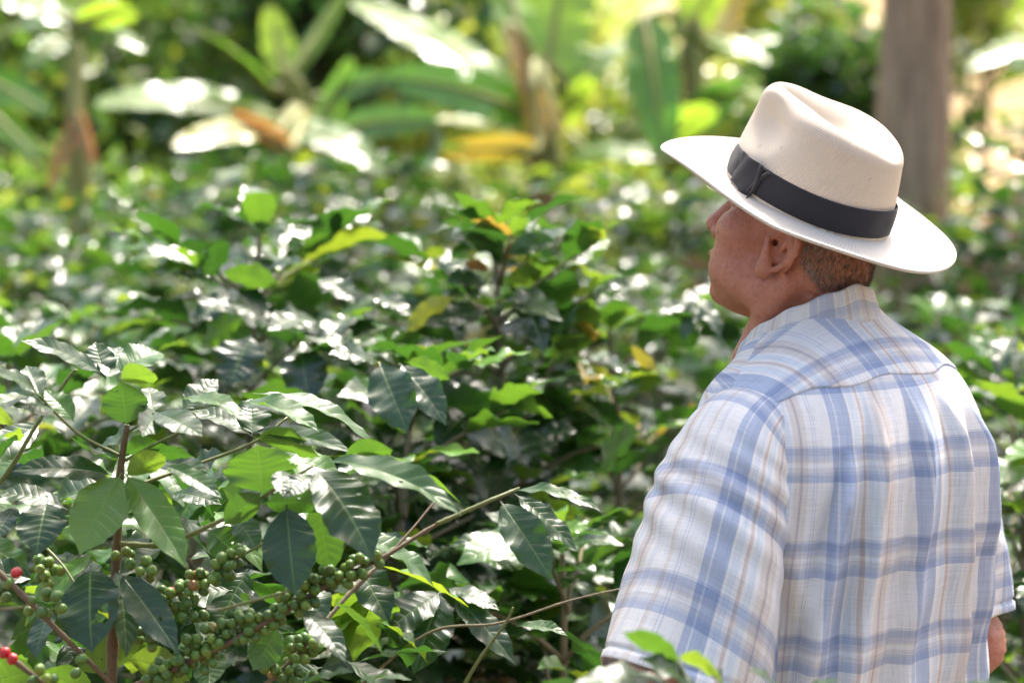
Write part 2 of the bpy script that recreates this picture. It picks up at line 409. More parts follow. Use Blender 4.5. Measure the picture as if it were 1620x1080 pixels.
# ---- the blurred back rows of the plantation (far)
g3 = 'coffee bushes in the back rows'
rows = [
 # px, Y, H, seed, label
 (-60, 6.0, 1.44, 1, 'out of focus coffee bush at the left edge, in front of the thin banana stem'),
 (130, 6.2, 1.47, 2, 'out of focus coffee bush rising just below the thin banana stem'),
 (330, 5.9, 1.52, 3, 'dense blurred coffee bush behind the leafy bush with upright pale shoots'),
 (520, 6.1, 1.55, 4, 'blurred coffee bush under the tip of the drooping white banana leaf'),
 (720, 5.8, 1.50, 1, 'dark blurred coffee bush directly behind the bush with orange leaves'),
 (910, 6.2, 1.53, 2, 'blurred coffee bush halfway between the orange leafed bush and the hat'),
 (1080, 5.9, 1.47, 3, 'sparkling blurred coffee bush beside the man\'s nose'),
 (1290, 6.3, 1.45, 4, 'blurred coffee bush mostly hidden behind the man\'s head'),
 (1500, 5.9, 1.40, 1, 'blurred coffee bush just beyond the back of the hat brim'),
 (1660, 5.6, 1.36, 2, 'blurred coffee bush at the right edge below brim height'),
 (30, 7.4, 1.58, 3, 'far blurred coffee bush left of the thin banana stem foot'),
 (240, 7.6, 1.68, 4, 'far blurred coffee bush right of the thin banana stem foot'),
 (430, 7.3, 1.72, 1, 'far blurred coffee bush topped with bright sparkles below the fallen orange leaf edge'),
 (640, 7.5, 1.74, 2, 'far blurred coffee bush under the yellow banana leaf'),
 (850, 7.3, 1.66, 3, 'far blurred coffee bush hiding the foot of the brown banana stem'),
 (1030, 7.6, 1.66, 4, 'far blurred coffee bush under the front of the hat brim'),
 (1420, 7.4, 1.55, 1, 'far blurred coffee bush at the foot of the big grey trunk'),
 (1590, 7.2, 1.62, 2, 'far blurred coffee bush to the right of the big grey trunk'),
 (180, 8.9, 1.70, 1, 'rearmost coffee bush behind the thin banana stem'),
 (560, 9.0, 1.72, 3, 'rearmost coffee bush between the two clumps of banana plants'),
 (1180, 8.8, 1.72, 2, 'rearmost coffee bush behind the hat front'),
 (1640, 8.7, 1.85, 4, 'rearmost tall coffee bush at the right edge beside the red bank'),
]
for px, Y, H, sd_, lab in rows:
    coffee_at(px, Y, H, 'far', sd_, lab, g3, leafL=.108, spread=.62, dens=1.45, young=.36, orange=.010)

# the rows run on past both edges of the photograph
side_words = ['nearest', 'second', 'third', 'fourth', 'fifth', 'last']
for k, (px, Y, H) in enumerate([(-330, 4.6, 1.35), (-420, 6.0, 1.45), (-640, 7.2, 1.55), (-250, 8.4, 1.65), (-900, 6.4, 1.5), (-1050, 8.6, 1.65)]):
    coffee_at(px, Y, H, 'far', 1 + k % 4, side_words[k] + ' coffee bush of the rows running on past the left edge', 'coffee bushes past the left edge')
for k, (px, Y, H) in enumerate([(1960, 4.8, 1.35), (1990, 6.2, 1.45), (1900, 7.6, 1.6), (2260, 7.0, 1.5), (2480, 5.4, 1.4), (2400, 8.4, 1.6)]):
    coffee_at(px, Y, H, 'far', 1 + k % 4, side_words[k] + ' coffee bush of the rows running on past the right edge', 'coffee bushes past the right edge')

# ---- the middle bushes
SV = (.16, -.6, .78); BKL = (0, .9, .45)
g2 = 'coffee bushes in the middle row'
coffee_at(90, 4.6, 1.34, 'mid', 21, 'coffee bush with lime green young leaves behind the berry bush', g2, young=.8, leafL=.14)
coffee_at(420, 3.9, 1.48, 'mid', 22, 'broad coffee bush with bright upright shoots behind the berry laden bush', g2, young=.16, leafL=.145, spread=.5, extra=[
  ((500, 505, 3.6), (424, 522, 3.5), 60, SV, .5, .3), ((362, 468, 3.6), (314, 508, 3.55), 50, SV, .5, .3), ((385, 500, 3.6), (325, 545, 3.55), 56, BKL, .5, .7), ((445, 455, 3.6), (352, 430, 3.55), 44, BKL, .7, .7),
  ((398, 530, 3.5), (362, 612, 3.45), 86, (-.2, -1, .3), .4, .12), ((474, 545, 3.5), (490, 640, 3.45), 72, (.1, -1, .2), .4, .1), ((505, 440, 3.65), (560, 480, 3.6), 50, SV, .6, .3), ((560, 500, 3.6), (512, 545, 3.5), 50, (-.2, -.8, .6), .6, .2),
  ((420, 430, 3.65), (480, 415, 3.6), 40, SV, .6, .4), ((470, 400, 3.7), (462, 372, 3.7), 30, SV, .3, .6), ((590, 470, 3.6), (650, 500, 3.55), 40, SV, .7, .3)])
coffee_at(620, 3.45, 1.30, 'near', 23, 'coffee bush with large ribbed hanging leaves in the middle of the view', g2, young=.03, leafL=.15, spread=.48, extra=[
  ((600, 572, 3.15), (645, 684, 3.08), 78, (-.1, -.95, .35), .5, .30), ((632, 574, 3.15), (706, 672, 3.1), 58, (.3, -.9, .3), .5, .2), ((640, 572, 3.2), (712, 600, 3.15), 36, BKL, .6, .7), ((598, 574, 3.2), (520, 560, 3.15), 50, SV, .7, .3)])
coffee_at(800, 3.75, 1.50, 'near', 24, 'coffee bush flecked with orange and yellow leaves and a bare leader on top', g2, young=.12, orange=.06, leafL=.135, spread=.46, dens=1.25, extra=[
  ((795, 425, 3.70), (757, 370, 3.70), 20, SV, .3, .3), ((792, 412, 3.70), (826, 384, 3.70), 20, (0, .9, .4), .3, .98), ((800, 455, 3.70), (858, 428, 3.65), 40, BKL, .5, .82), ((772, 450, 3.65), (704, 446, 3.60), 44, SV, .7, .3), ((775, 430, 3.65), (735, 415, 3.60), 22, BKL, .4, 1.0),
  ((722, 468, 3.60), (642, 525, 3.55), 38, BKL, .9, .92), ((770, 570, 3.8), (796, 512, 3.8), 42, (-.2, -1, .3), .3, .3), ((815, 452, 3.60), (862, 560, 3.55), 50, SV, .6, .25), ((880, 455, 3.65), (898, 438, 3.65), 26, BKL, .4, 1.0), ((795, 640, 3.7), (835, 585, 3.7), 36, BKL, .3, .74),
  ((890, 690, 3.6), (765, 748, 3.5), 60, (-.2, -.8, .6), .6, .15), ((850, 690, 3.6), (912, 682, 3.6), 44, SV, .5, .35), ((760, 600, 3.7), (700, 640, 3.65), 50, SV, .5, .2)])
coffee_at(1000, 4.0, 1.36, 'mid', 25, 'dark glossy coffee bush against the man\'s chest and chin', g2, young=.12, orange=.015, leafL=.13, spread=.5, extra=[
  ((1045, 610, 3.8), (998, 545, 3.8), 24, BKL, .6, .94), ((1000, 592, 3.7), (952, 572, 3.65), 40, SV, .5, .3), ((1015, 680, 3.6), (950, 740, 3.5), 80, BKL, .4, .45), ((1100, 470, 3.9), (1080, 540, 3.85), 26, SV, .6, .3), ((1105, 470, 3.9), (1140, 535, 3.85), 28, SV, .6, .3), ((1095, 480, 3.9), (1040, 500, 3.85), 26, SV, .6, .3)])
coffee_at(880, 3.3, 1.10, 'near', 26, 'low coffee bush with bare pale twigs beside the man\'s sleeve', g2, young=.10, leafL=.14, spread=.5)
coffee_at(1190, 4.7, 1.42, 'mid', 27, 'coffee bush hidden behind the man\'s neck and shoulders', g2, young=.12, leafL=.13)
coffee_at(1560, 4.6, 1.30, 'mid', 28, 'coffee bush with yellow green leaves past the man\'s right shoulder', g2, young=.34, leafL=.13)
coffee_at(1680, 3.7, 1.30, 'near', 29, 'coffee bush with broad bright leaves at the man\'s right elbow', g2, young=.30, leafL=.16, spread=.5)
coffee_at(240, 5.1, 1.34, 'mid', 30, 'coffee bush seen in the gap behind the lime green bush', g2, young=.2, leafL=.13)
coffee_at(-40, 3.6, 1.28, 'mid', 31, 'shadowed coffee bush at the left edge behind the berry branches', g2, young=.2, leafL=.13)
coffee_at(330, 3.35, 1.12, 'near', 32, 'low coffee bush filling the gap behind the green berries', g2, young=.12, leafL=.14, spread=.45)

# ------------------------------------------------------------------ the berry bush in focus
def hero():
    D0 = 2.60
    f = at(182, 1000, D0)
    root = empty('coffee_bush', (f.x, f.y, 0.0)); o3 = np.array([f.x, f.y, 0.0])
    tag(root, 'coffee bush in sharp focus with strings of green berries and large glossy leaves', 'coffee bush')
    def P(px, py, D): return np.array(at(px, py, D)) - o3
    def branch(pts, r0, r1, mat, par=root, n=None, name='branch'):
        p = catmull([P(*q) for q in pts], n or max(8, 7 * len(pts)))
        m = len(p); rr = np.linspace(r0, r1, m)
        rr = rr * (1 + .22 * (np.arange(m) % 7 == 3))           # nodes
        a = Acc(); a.add(*tube(p, rr, 8)); return a.build(name, M[mat], par), p
    S = [(182, 1000, D0)]
    bs, ps = branch([(176, 1090, 2.60), (180, 960, 2.60), (186, 850, 2.60), (190, 750, 2.59), (201, 672, 2.58)], .0062, .0032, 'twig_brown', n=24, name='stem')
    a = Acc(); a.add(*tube(np.array([[0.0, 0, 0], [.01, .02, .5], ps[0] * .98 + [0, 0, 0], ps[0]]), [.014, .011, .0066, .0062], 8)); a.build('lower_stem', M['twig_brown'], root)
    B = {}
    B['main'] = branch([(176, 1100, 2.56), (250, 1068, 2.55), (350, 1022, 2.54), (440, 972, 2.54), (533, 916, 2.55), (608, 880, 2.56), (690, 830, 2.58), (778, 791, 2.59), (812, 777, 2.60)], .0036, .0017, 'twig_brown')
    B['tipg'] = branch([(690, 829, 2.578), (735, 809, 2.583), (778, 790, 2.588), (812, 776, 2.60), (822, 772, 2.602)], .0026, .0016, 'twig_green')
    B['up'] = branch([(186, 860, 2.60), (260, 860, 2.57), (330, 832, 2.55), (385, 805, 2.53), (440, 770, 2.51), (495, 737, 2.50)], .0030, .0016, 'twig_green')
    B['up2'] = branch([(193, 800, 2.60), (215, 770, 2.62), (290, 742, 2.64), (400, 700, 2.66), (455, 660, 2.68)], .0026, .0014, 'twig_green')
    B['r1'] = branch([(199, 728, 2.59), (240, 705, 2.57), (288, 682, 2.55)], .0018, .0012, 'twig_green')
    B['l1'] = branch([(193, 722, 2.59), (130, 690, 2.58), (85, 650, 2.57), (62, 625, 2.56)], .0020, .0012, 'twig_green')
    B['l0'] = branch([(-30, 800, 2.66), (20, 735, 2.66), (60, 668, 2.67), (110, 595, 2.68), (122, 585, 2.68)], .0030, .0014, 'twig_green')
    B['r2'] = branch([(200, 686, 2.585), (225, 668, 2.57), (243, 653, 2.56)], .0014, .0010, 'twig_green')
    B['b2'] = branch([(225, 985, 2.60), (270, 945, 2.58), (320, 915, 2.57), (380, 880, 2.57), (425, 855, 2.57)], .0024, .0013, 'twig_green')
    B['b3'] = branch([(345, 965, 2.50), (400, 950, 2.50), (455, 935, 2.51)], .0018, .0012, 'twig_green')
    B['left'] = branch([(-20, 890, 2.52), (30, 935, 2.52), (60, 965, 2.52), (105, 1010, 2.53), (160, 1065, 2.54), (185, 1090, 2.55)], .0036, .0024, 'twig_brown')
    B['left2'] = branch([(-20, 1010, 2.42), (30, 1050, 2.42), (80, 1090, 2.43)], .0034, .0026, 'twig_brown')
    B['low'] = branch([(400, 1100, 2.62), (450, 1055, 2.62), (500, 1000, 2.63), (560, 930, 2.66), (600, 893, 2.68)], .0032, .0020, 'twig_grey')
    B['back1'] = branch([(560, 1090, 2.9), (680, 1000, 2.88), (790, 985, 2.86), (900, 950, 2.86), (985, 930, 2.86)], .0019, .0011, 'twig_grey')
    B['back2'] = branch([(730, 1090, 2.8), (760, 1040, 2.8), (800, 985, 2.8), (812, 960, 2.8)], .0022, .0014, 'twig_green')
    B['bg1'] = branch([(560, 935, 2.75), (640, 850, 2.8), (690, 790, 2.84)], .0018, .0012, 'twig_brown')
    B['stalk'] = branch([(75, 868, 2.62), (100, 895, 2.60), (130, 940, 2.58), (150, 960, 2.57)], .0016, .0012, 'twig_green')
    # ---- berries
    berry_T = NT('green_berry'); var = berry_T.n('ShaderNodeAttribute', attribute_name='var').outputs['Fac']
    col = berry_T.ramp(var, [(0, (.035, .11, .02)), (.6, (.085, .20, .03)), (.85, (.22, .31, .05)), (.93, (.32, .22, .07)), (1, (.30, .13, .05))])
    col = berry_T.mix(berry_T.math('MULTIPLY', berry_T.noise(berry_T.coord('Object'), 120, 2), .4), col, (.16, .22, .05))
    M['green_berry'] = berry_T.done(berry_T.bsdf(col, .32, None, **{'Subsurface Weight': .08, 'Specular IOR Level': .45}))
    T = NT('red_berry'); c = T.mix(T.noise(T.coord('Object'), 90, 2), (.30, .010, .014), (.55, .03, .035))
    M['red_berry'] = T.done(T.bsdf(c, .28, None, **{'Subsurface Weight': .08}))
    def berry_VF(c, axis, r):
        nu, nv = 9, 12
        t = np.linspace(0, np.pi, nu); ph = np.linspace(0, 2 * np.pi, nv, endpoint=False)
        axis = axis / np.linalg.norm(axis); ref = np.array([.3, .9, .2]) if abs(axis[1]) < .8 else np.array([1., 0, 0])
        A = np.cross(axis, ref); A /= np.linalg.norm(A); Bv = np.cross(axis, A)
        rad = np.sin(t) * r * .92; ax = -np.cos(t) * r * 1.12
        ax[-1] -= r * .22; rad[-1] = r * .05; rad[-2] *= .8                            # the navel at the far end
        V = c + ax[:, None, None] * axis + rad[:, None, None] * (np.cos(ph)[None, :, None] * A + np.sin(ph)[None, :, None] * Bv)
        return V.reshape(-1, 3), grid_faces(nu, nv, True)
    def cluster(px, py, D, n, tangent_px, par, seed, reds=0, r=.0062, tight=1.0, lab=None):
        rr = np.random.default_rng(seed)
        n = max(1, int(round(n * .95)))
        c = P(px, py, D); t = P(px + tangent_px[0], py + tangent_px[1], D) - c; t /= np.linalg.norm(t)
        q = []
        for i in range(n):
            a = rr.random() * 6.28; w = np.array([math.cos(a), .75 * math.sin(a), 0]); 
            u1 = np.cross(t, [0, 1, 0]); u1 /= np.linalg.norm(u1); u2 = np.cross(t, u1)
            q.append(c + t * rr.normal() * .010 * tight + (u1 * math.cos(a) + u2 * math.sin(a)) * rr.uniform(.008, .016))
        q = np.array(q)
        for it in range(40):
            dv = q[:, None] - q[None]; ds = np.linalg.norm(dv, axis=-1) + np.eye(n)
            push = np.where(ds < 2.0 * r, (2.0 * r - ds) * .5, 0)[..., None] * dv / ds[..., None]
            q += push.sum(1) * .6
            rel = q - c; al = (rel @ t)[:, None] * t; ra = rel - al; rl = np.linalg.norm(ra, axis=1)[:, None] + 1e-9
            q = c + al * .995 + ra / rl * np.maximum(rl * .985, r + .0022)
        a = Acc(); a2 = Acc()
        for i in range(n):
            rel = q[i] - c; al = (rel @ t) * t; ax = rel - al + .3 * rr.normal(size=3) * r
            V, F = berry_VF(q[i], ax + 1e-5, r * rr.uniform(.88, 1.08))
            if i < reds: a2.add(V, F, None, 0)
            else: a.add(V, F, None, min(1, rr.random() * .75 + (rr.random() < .03) * .5))
        if a.n: 
            g = a.build('berry_cluster', M['green_berry'], par)
        if reds: k = a2.build('ripe_berry', M['red_berry'], par); k['label'] = 'ripe red coffee berry'
    b = B['main'][0]
    k = 0
    for (px, py, n, red) in [(575, 893, 9, 0), (548, 905, 9, 0), (503, 922, 10, 0), (485, 945, 8, 0), (455, 952, 10, 0), (430, 975, 8, 0), (402, 992, 10, 1), (378, 985, 7, 0), (352, 1003, 11, 0), (322, 1010, 9, 0),
                        (335, 1035, 8, 0), (300, 1040, 9, 0), (270, 1060, 9, 0), (245, 1072, 8, 0)]:
        cluster(px, py, 2.545, n, (50, -26), b, 100 + k, red); k += 1
    b = B['b2'][0]
    for (px, py, n) in [(372, 884, 7), (350, 897, 8), (325, 915, 8), (305, 935, 8), (280, 945, 7), (300, 968, 7)]:
        cluster(px, py, 2.57, n, (50, -30), b, 130 + k, 0); k += 1
    for (px, py, n, red) in [(265, 958, 5, 1), (232, 1000, 6, 0), (250, 1015, 5, 0)]:
        cluster(px, py, 2.60, n, (10, -40), B['b2'][0], 150 + k, red); k += 1
    for (px, py, n) in [(203, 880, 5), (222, 898, 4)]: cluster(px, py, 2.57, n, (50, -10), B['up'][0], 170 + k); k += 1
    for (px, py, n) in [(60, 898, 5), (78, 905, 5)]: cluster(px, py, 2.62, n, (30, 20), B['stalk'][0], 180 + k); k += 1
    for (px, py, n, red) in [(24, 918, 1, 1), (12, 938, 2, 0), (52, 970, 3, 0), (72, 955, 3, 0), (85, 930, 3, 0), (120, 1048, 2, 0)]:
        cluster(px, py, 2.52, n, (30, 30), B['left'][0], 190 + k, red); k += 1
    for (px, py, n, red) in [(13, 1020, 1, 1), (8, 1046, 1, 1), (55, 1063, 2, 0), (82, 1072, 2, 0)]:
        cluster(px, py, 2.42, n, (40, 20), B['left2'][0], 210 + k, red); k += 1
    for (px, py, n) in [(478, 1025, 8), (492, 1015, 6), (455, 1068, 8), (478, 1078, 8), (430, 1050, 5)]:
        cluster(px, py, 2.62, n, (30, -40), B['low'][0], 230 + k); k += 1
    # ---- leaves: base px,py,D  tip px,py,D  width px  upper-face hint  droop fold wave var
    U = SV; UT = (0, -.25, 1); FR = (0, -1, .25); BK = (0, .9, .5); DN = (.2, -.95, -.1)
    L = [
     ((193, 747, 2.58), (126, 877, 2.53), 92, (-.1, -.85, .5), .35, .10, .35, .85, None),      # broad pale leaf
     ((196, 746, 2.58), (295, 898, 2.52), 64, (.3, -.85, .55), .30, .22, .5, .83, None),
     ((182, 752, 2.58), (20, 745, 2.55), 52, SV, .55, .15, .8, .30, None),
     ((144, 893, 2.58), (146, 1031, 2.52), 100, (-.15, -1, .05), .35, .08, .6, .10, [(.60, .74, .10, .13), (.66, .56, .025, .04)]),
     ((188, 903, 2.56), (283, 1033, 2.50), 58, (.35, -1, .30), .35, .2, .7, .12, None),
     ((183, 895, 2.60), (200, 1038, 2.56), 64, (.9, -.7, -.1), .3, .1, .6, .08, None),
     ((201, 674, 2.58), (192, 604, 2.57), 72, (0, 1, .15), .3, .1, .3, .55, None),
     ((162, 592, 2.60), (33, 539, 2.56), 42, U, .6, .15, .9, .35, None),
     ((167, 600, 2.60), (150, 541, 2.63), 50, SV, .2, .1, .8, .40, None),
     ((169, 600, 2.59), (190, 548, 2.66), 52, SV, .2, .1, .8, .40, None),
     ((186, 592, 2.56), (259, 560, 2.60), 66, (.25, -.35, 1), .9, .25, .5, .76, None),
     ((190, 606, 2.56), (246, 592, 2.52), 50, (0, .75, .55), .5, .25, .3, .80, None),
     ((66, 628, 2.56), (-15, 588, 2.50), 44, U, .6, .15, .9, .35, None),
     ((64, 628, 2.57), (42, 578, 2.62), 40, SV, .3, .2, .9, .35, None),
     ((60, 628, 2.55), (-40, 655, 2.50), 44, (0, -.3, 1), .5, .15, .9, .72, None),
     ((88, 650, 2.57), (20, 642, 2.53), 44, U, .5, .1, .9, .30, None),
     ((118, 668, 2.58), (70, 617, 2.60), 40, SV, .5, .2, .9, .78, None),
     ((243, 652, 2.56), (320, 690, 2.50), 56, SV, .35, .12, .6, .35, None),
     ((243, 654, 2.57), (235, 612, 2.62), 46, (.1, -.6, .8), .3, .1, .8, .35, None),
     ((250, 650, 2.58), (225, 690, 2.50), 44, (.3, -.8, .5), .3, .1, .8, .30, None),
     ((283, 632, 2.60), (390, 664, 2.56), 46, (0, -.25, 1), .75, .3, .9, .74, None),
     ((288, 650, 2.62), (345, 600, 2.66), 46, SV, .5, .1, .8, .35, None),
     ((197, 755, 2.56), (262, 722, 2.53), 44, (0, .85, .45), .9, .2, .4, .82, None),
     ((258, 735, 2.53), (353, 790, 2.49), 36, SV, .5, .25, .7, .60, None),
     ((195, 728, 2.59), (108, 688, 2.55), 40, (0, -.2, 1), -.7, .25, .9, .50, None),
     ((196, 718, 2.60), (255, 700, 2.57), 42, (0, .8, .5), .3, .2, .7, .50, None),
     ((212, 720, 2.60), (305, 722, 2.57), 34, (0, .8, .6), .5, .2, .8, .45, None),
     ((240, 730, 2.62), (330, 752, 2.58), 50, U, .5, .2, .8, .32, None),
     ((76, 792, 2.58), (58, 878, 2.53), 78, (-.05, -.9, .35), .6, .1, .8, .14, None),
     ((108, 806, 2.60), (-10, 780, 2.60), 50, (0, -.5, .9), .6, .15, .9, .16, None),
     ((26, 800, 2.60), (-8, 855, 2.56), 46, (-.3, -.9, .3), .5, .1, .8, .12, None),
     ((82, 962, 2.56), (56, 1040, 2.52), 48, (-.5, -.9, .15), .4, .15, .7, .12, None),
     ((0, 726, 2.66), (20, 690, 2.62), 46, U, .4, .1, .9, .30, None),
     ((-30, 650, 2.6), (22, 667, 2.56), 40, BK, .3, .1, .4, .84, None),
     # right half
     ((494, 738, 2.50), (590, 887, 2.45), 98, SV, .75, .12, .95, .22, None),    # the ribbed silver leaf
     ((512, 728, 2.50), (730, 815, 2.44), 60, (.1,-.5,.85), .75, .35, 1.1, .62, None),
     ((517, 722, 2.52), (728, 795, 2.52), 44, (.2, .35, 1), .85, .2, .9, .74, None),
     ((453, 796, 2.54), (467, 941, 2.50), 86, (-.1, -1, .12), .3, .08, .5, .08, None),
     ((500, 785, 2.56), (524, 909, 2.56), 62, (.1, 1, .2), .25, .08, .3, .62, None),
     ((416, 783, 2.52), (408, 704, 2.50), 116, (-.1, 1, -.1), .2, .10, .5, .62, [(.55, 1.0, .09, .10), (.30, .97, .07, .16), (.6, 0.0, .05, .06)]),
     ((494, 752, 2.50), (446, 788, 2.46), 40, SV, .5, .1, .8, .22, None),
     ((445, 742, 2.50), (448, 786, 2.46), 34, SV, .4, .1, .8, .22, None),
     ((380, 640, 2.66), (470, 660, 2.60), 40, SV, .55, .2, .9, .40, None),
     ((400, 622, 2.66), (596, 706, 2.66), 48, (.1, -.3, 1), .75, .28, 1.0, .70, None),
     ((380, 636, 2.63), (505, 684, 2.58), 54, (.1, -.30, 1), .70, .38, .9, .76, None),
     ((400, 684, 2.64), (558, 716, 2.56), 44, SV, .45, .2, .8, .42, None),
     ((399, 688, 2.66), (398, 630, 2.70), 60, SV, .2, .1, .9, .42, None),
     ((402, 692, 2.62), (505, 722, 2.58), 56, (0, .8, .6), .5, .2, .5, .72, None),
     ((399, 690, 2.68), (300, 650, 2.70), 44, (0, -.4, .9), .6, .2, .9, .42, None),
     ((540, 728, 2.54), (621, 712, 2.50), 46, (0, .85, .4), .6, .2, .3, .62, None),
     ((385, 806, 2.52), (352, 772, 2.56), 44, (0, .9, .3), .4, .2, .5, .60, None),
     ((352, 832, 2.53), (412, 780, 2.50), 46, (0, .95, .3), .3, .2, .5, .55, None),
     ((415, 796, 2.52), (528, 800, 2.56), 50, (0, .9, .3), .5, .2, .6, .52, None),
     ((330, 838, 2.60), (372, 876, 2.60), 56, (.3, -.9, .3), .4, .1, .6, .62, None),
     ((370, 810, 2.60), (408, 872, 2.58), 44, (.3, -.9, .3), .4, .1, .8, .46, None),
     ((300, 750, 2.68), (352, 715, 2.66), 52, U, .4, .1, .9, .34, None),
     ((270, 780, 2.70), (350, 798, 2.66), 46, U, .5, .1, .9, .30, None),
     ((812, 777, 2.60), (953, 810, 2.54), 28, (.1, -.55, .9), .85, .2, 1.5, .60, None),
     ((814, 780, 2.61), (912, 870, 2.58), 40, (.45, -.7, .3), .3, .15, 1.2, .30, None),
     ((790, 790, 2.59), (873, 917, 2.54), 66, (-.1, -.75, .65), .45, .15, 1.0, .36, [(.20, .20, .045, .09)]),
     ((478, 962, 2.53), (547, 1047, 2.47), 46, SV, .5, .1, 1.0, .14, None),
     ((524, 948, 2.56), (607, 1038, 2.52), 30, (.6, .5, .5), .5, .3, .8, .66, None),
     ((440, 990, 2.58), (400, 1060, 2.56), 56, (.1, 1, .1), .3, .1, .4, .58, None),
     ((330, 1020, 2.62), (330, 1085, 2.58), 56, (.1, 1, .1), .3, .1, .4, .50, None),
     ((378, 940, 2.58), (398, 955, 2.56), 20, (.1, 1, .3), .3, .1, .4, .60, None),
     ((230, 1010, 2.70), (120, 1060, 2.68), 60, (0, 1, .4), .4, .1, .4, .80, None),
     ((200, 1040, 2.72), (300, 1075, 2.70), 70, (0, 1, .4), .4, .1, .4, .84, None),
     ((60, 1060, 2.62), (-30, 1085, 2.60), 70, (0, 1, .4), .4, .1, .4, .74, None),
     ((150, 1100, 2.64), (60, 1062, 2.60), 60, (0, 1, .4), .4, .1, .4, .74, None),
     ((700, 935, 2.95), (655, 1065, 2.90), 80, (-.1, -.95, .3), .5, .1, .9, .18, None),
     ((712, 940, 2.95), (815, 1050, 2.90), 50, (.4, -.8, .4), .5, .15, .9, .20, None),
     ((700, 935, 2.95), (600, 1010, 2.90), 64, (-.3, -.8, .4), .5, .1, .9, .18, None),
     ((705, 930, 2.96), (790, 965, 2.92), 40, (.2, -.5, .8), .5, .1, .9, .22, None),
     ((818, 990, 2.80), (898, 1005, 2.78), 28, (0, -.4, .9), .7, .3, .9, .70, None),
     ((470, 1090, 2.45), (560, 1062, 2.42), 40, (0, -.2, 1), .5, .2, 1.2, .42, None),
     ((560, 1080, 2.45), (650, 1075, 2.42), 36, (0, -.1, 1), .5, .2, 1.2, .62, None),
    ]
    A = Acc()
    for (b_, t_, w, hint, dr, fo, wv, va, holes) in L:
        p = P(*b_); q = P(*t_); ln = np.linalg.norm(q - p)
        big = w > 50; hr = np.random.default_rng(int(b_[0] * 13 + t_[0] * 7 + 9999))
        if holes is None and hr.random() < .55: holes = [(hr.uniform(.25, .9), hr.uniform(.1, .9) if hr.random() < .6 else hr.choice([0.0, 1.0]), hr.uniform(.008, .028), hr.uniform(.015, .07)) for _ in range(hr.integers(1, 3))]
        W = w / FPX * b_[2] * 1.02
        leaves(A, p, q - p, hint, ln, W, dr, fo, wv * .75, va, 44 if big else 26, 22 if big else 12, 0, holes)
    # filler leaves in the depth of the bush
    rr = np.random.default_rng(5)
    n = 150
    px = rr.uniform(-40, 640, n); py = rr.uniform(0, 1, n)
    top = np.interp(px, [-40, 120, 250, 400, 560, 640], [640, 600, 640, 660, 720, 900])
    py = top + 40 + (1120 - top) * py ** .9; DD = rr.uniform(2.70, 3.0, n)
    bs_ = np.array([P(a_, b_, c_) for a_, b_, c_ in zip(px, py, DD)])
    az = rr.uniform(0, 6.28, n); dv = np.stack([np.cos(az), np.sin(az) * .7, rr.uniform(-1.0, .1, n)], -1)
    leaves(A, bs_, dv, np.array([0, -.3, 1.]) + rr.normal(size=(n, 3)) * .35, rr.uniform(.08, .13, n), rr.uniform(.038, .055, n), rr.uniform(.2, .9, n), .2, .9,
           np.where(rr.random(n) < .3, rr.uniform(.7, .9, n), rr.uniform(.1, .5, n)), 20, 10)
    A.build('foliage', M['coffee_leaf'], root)
hero()

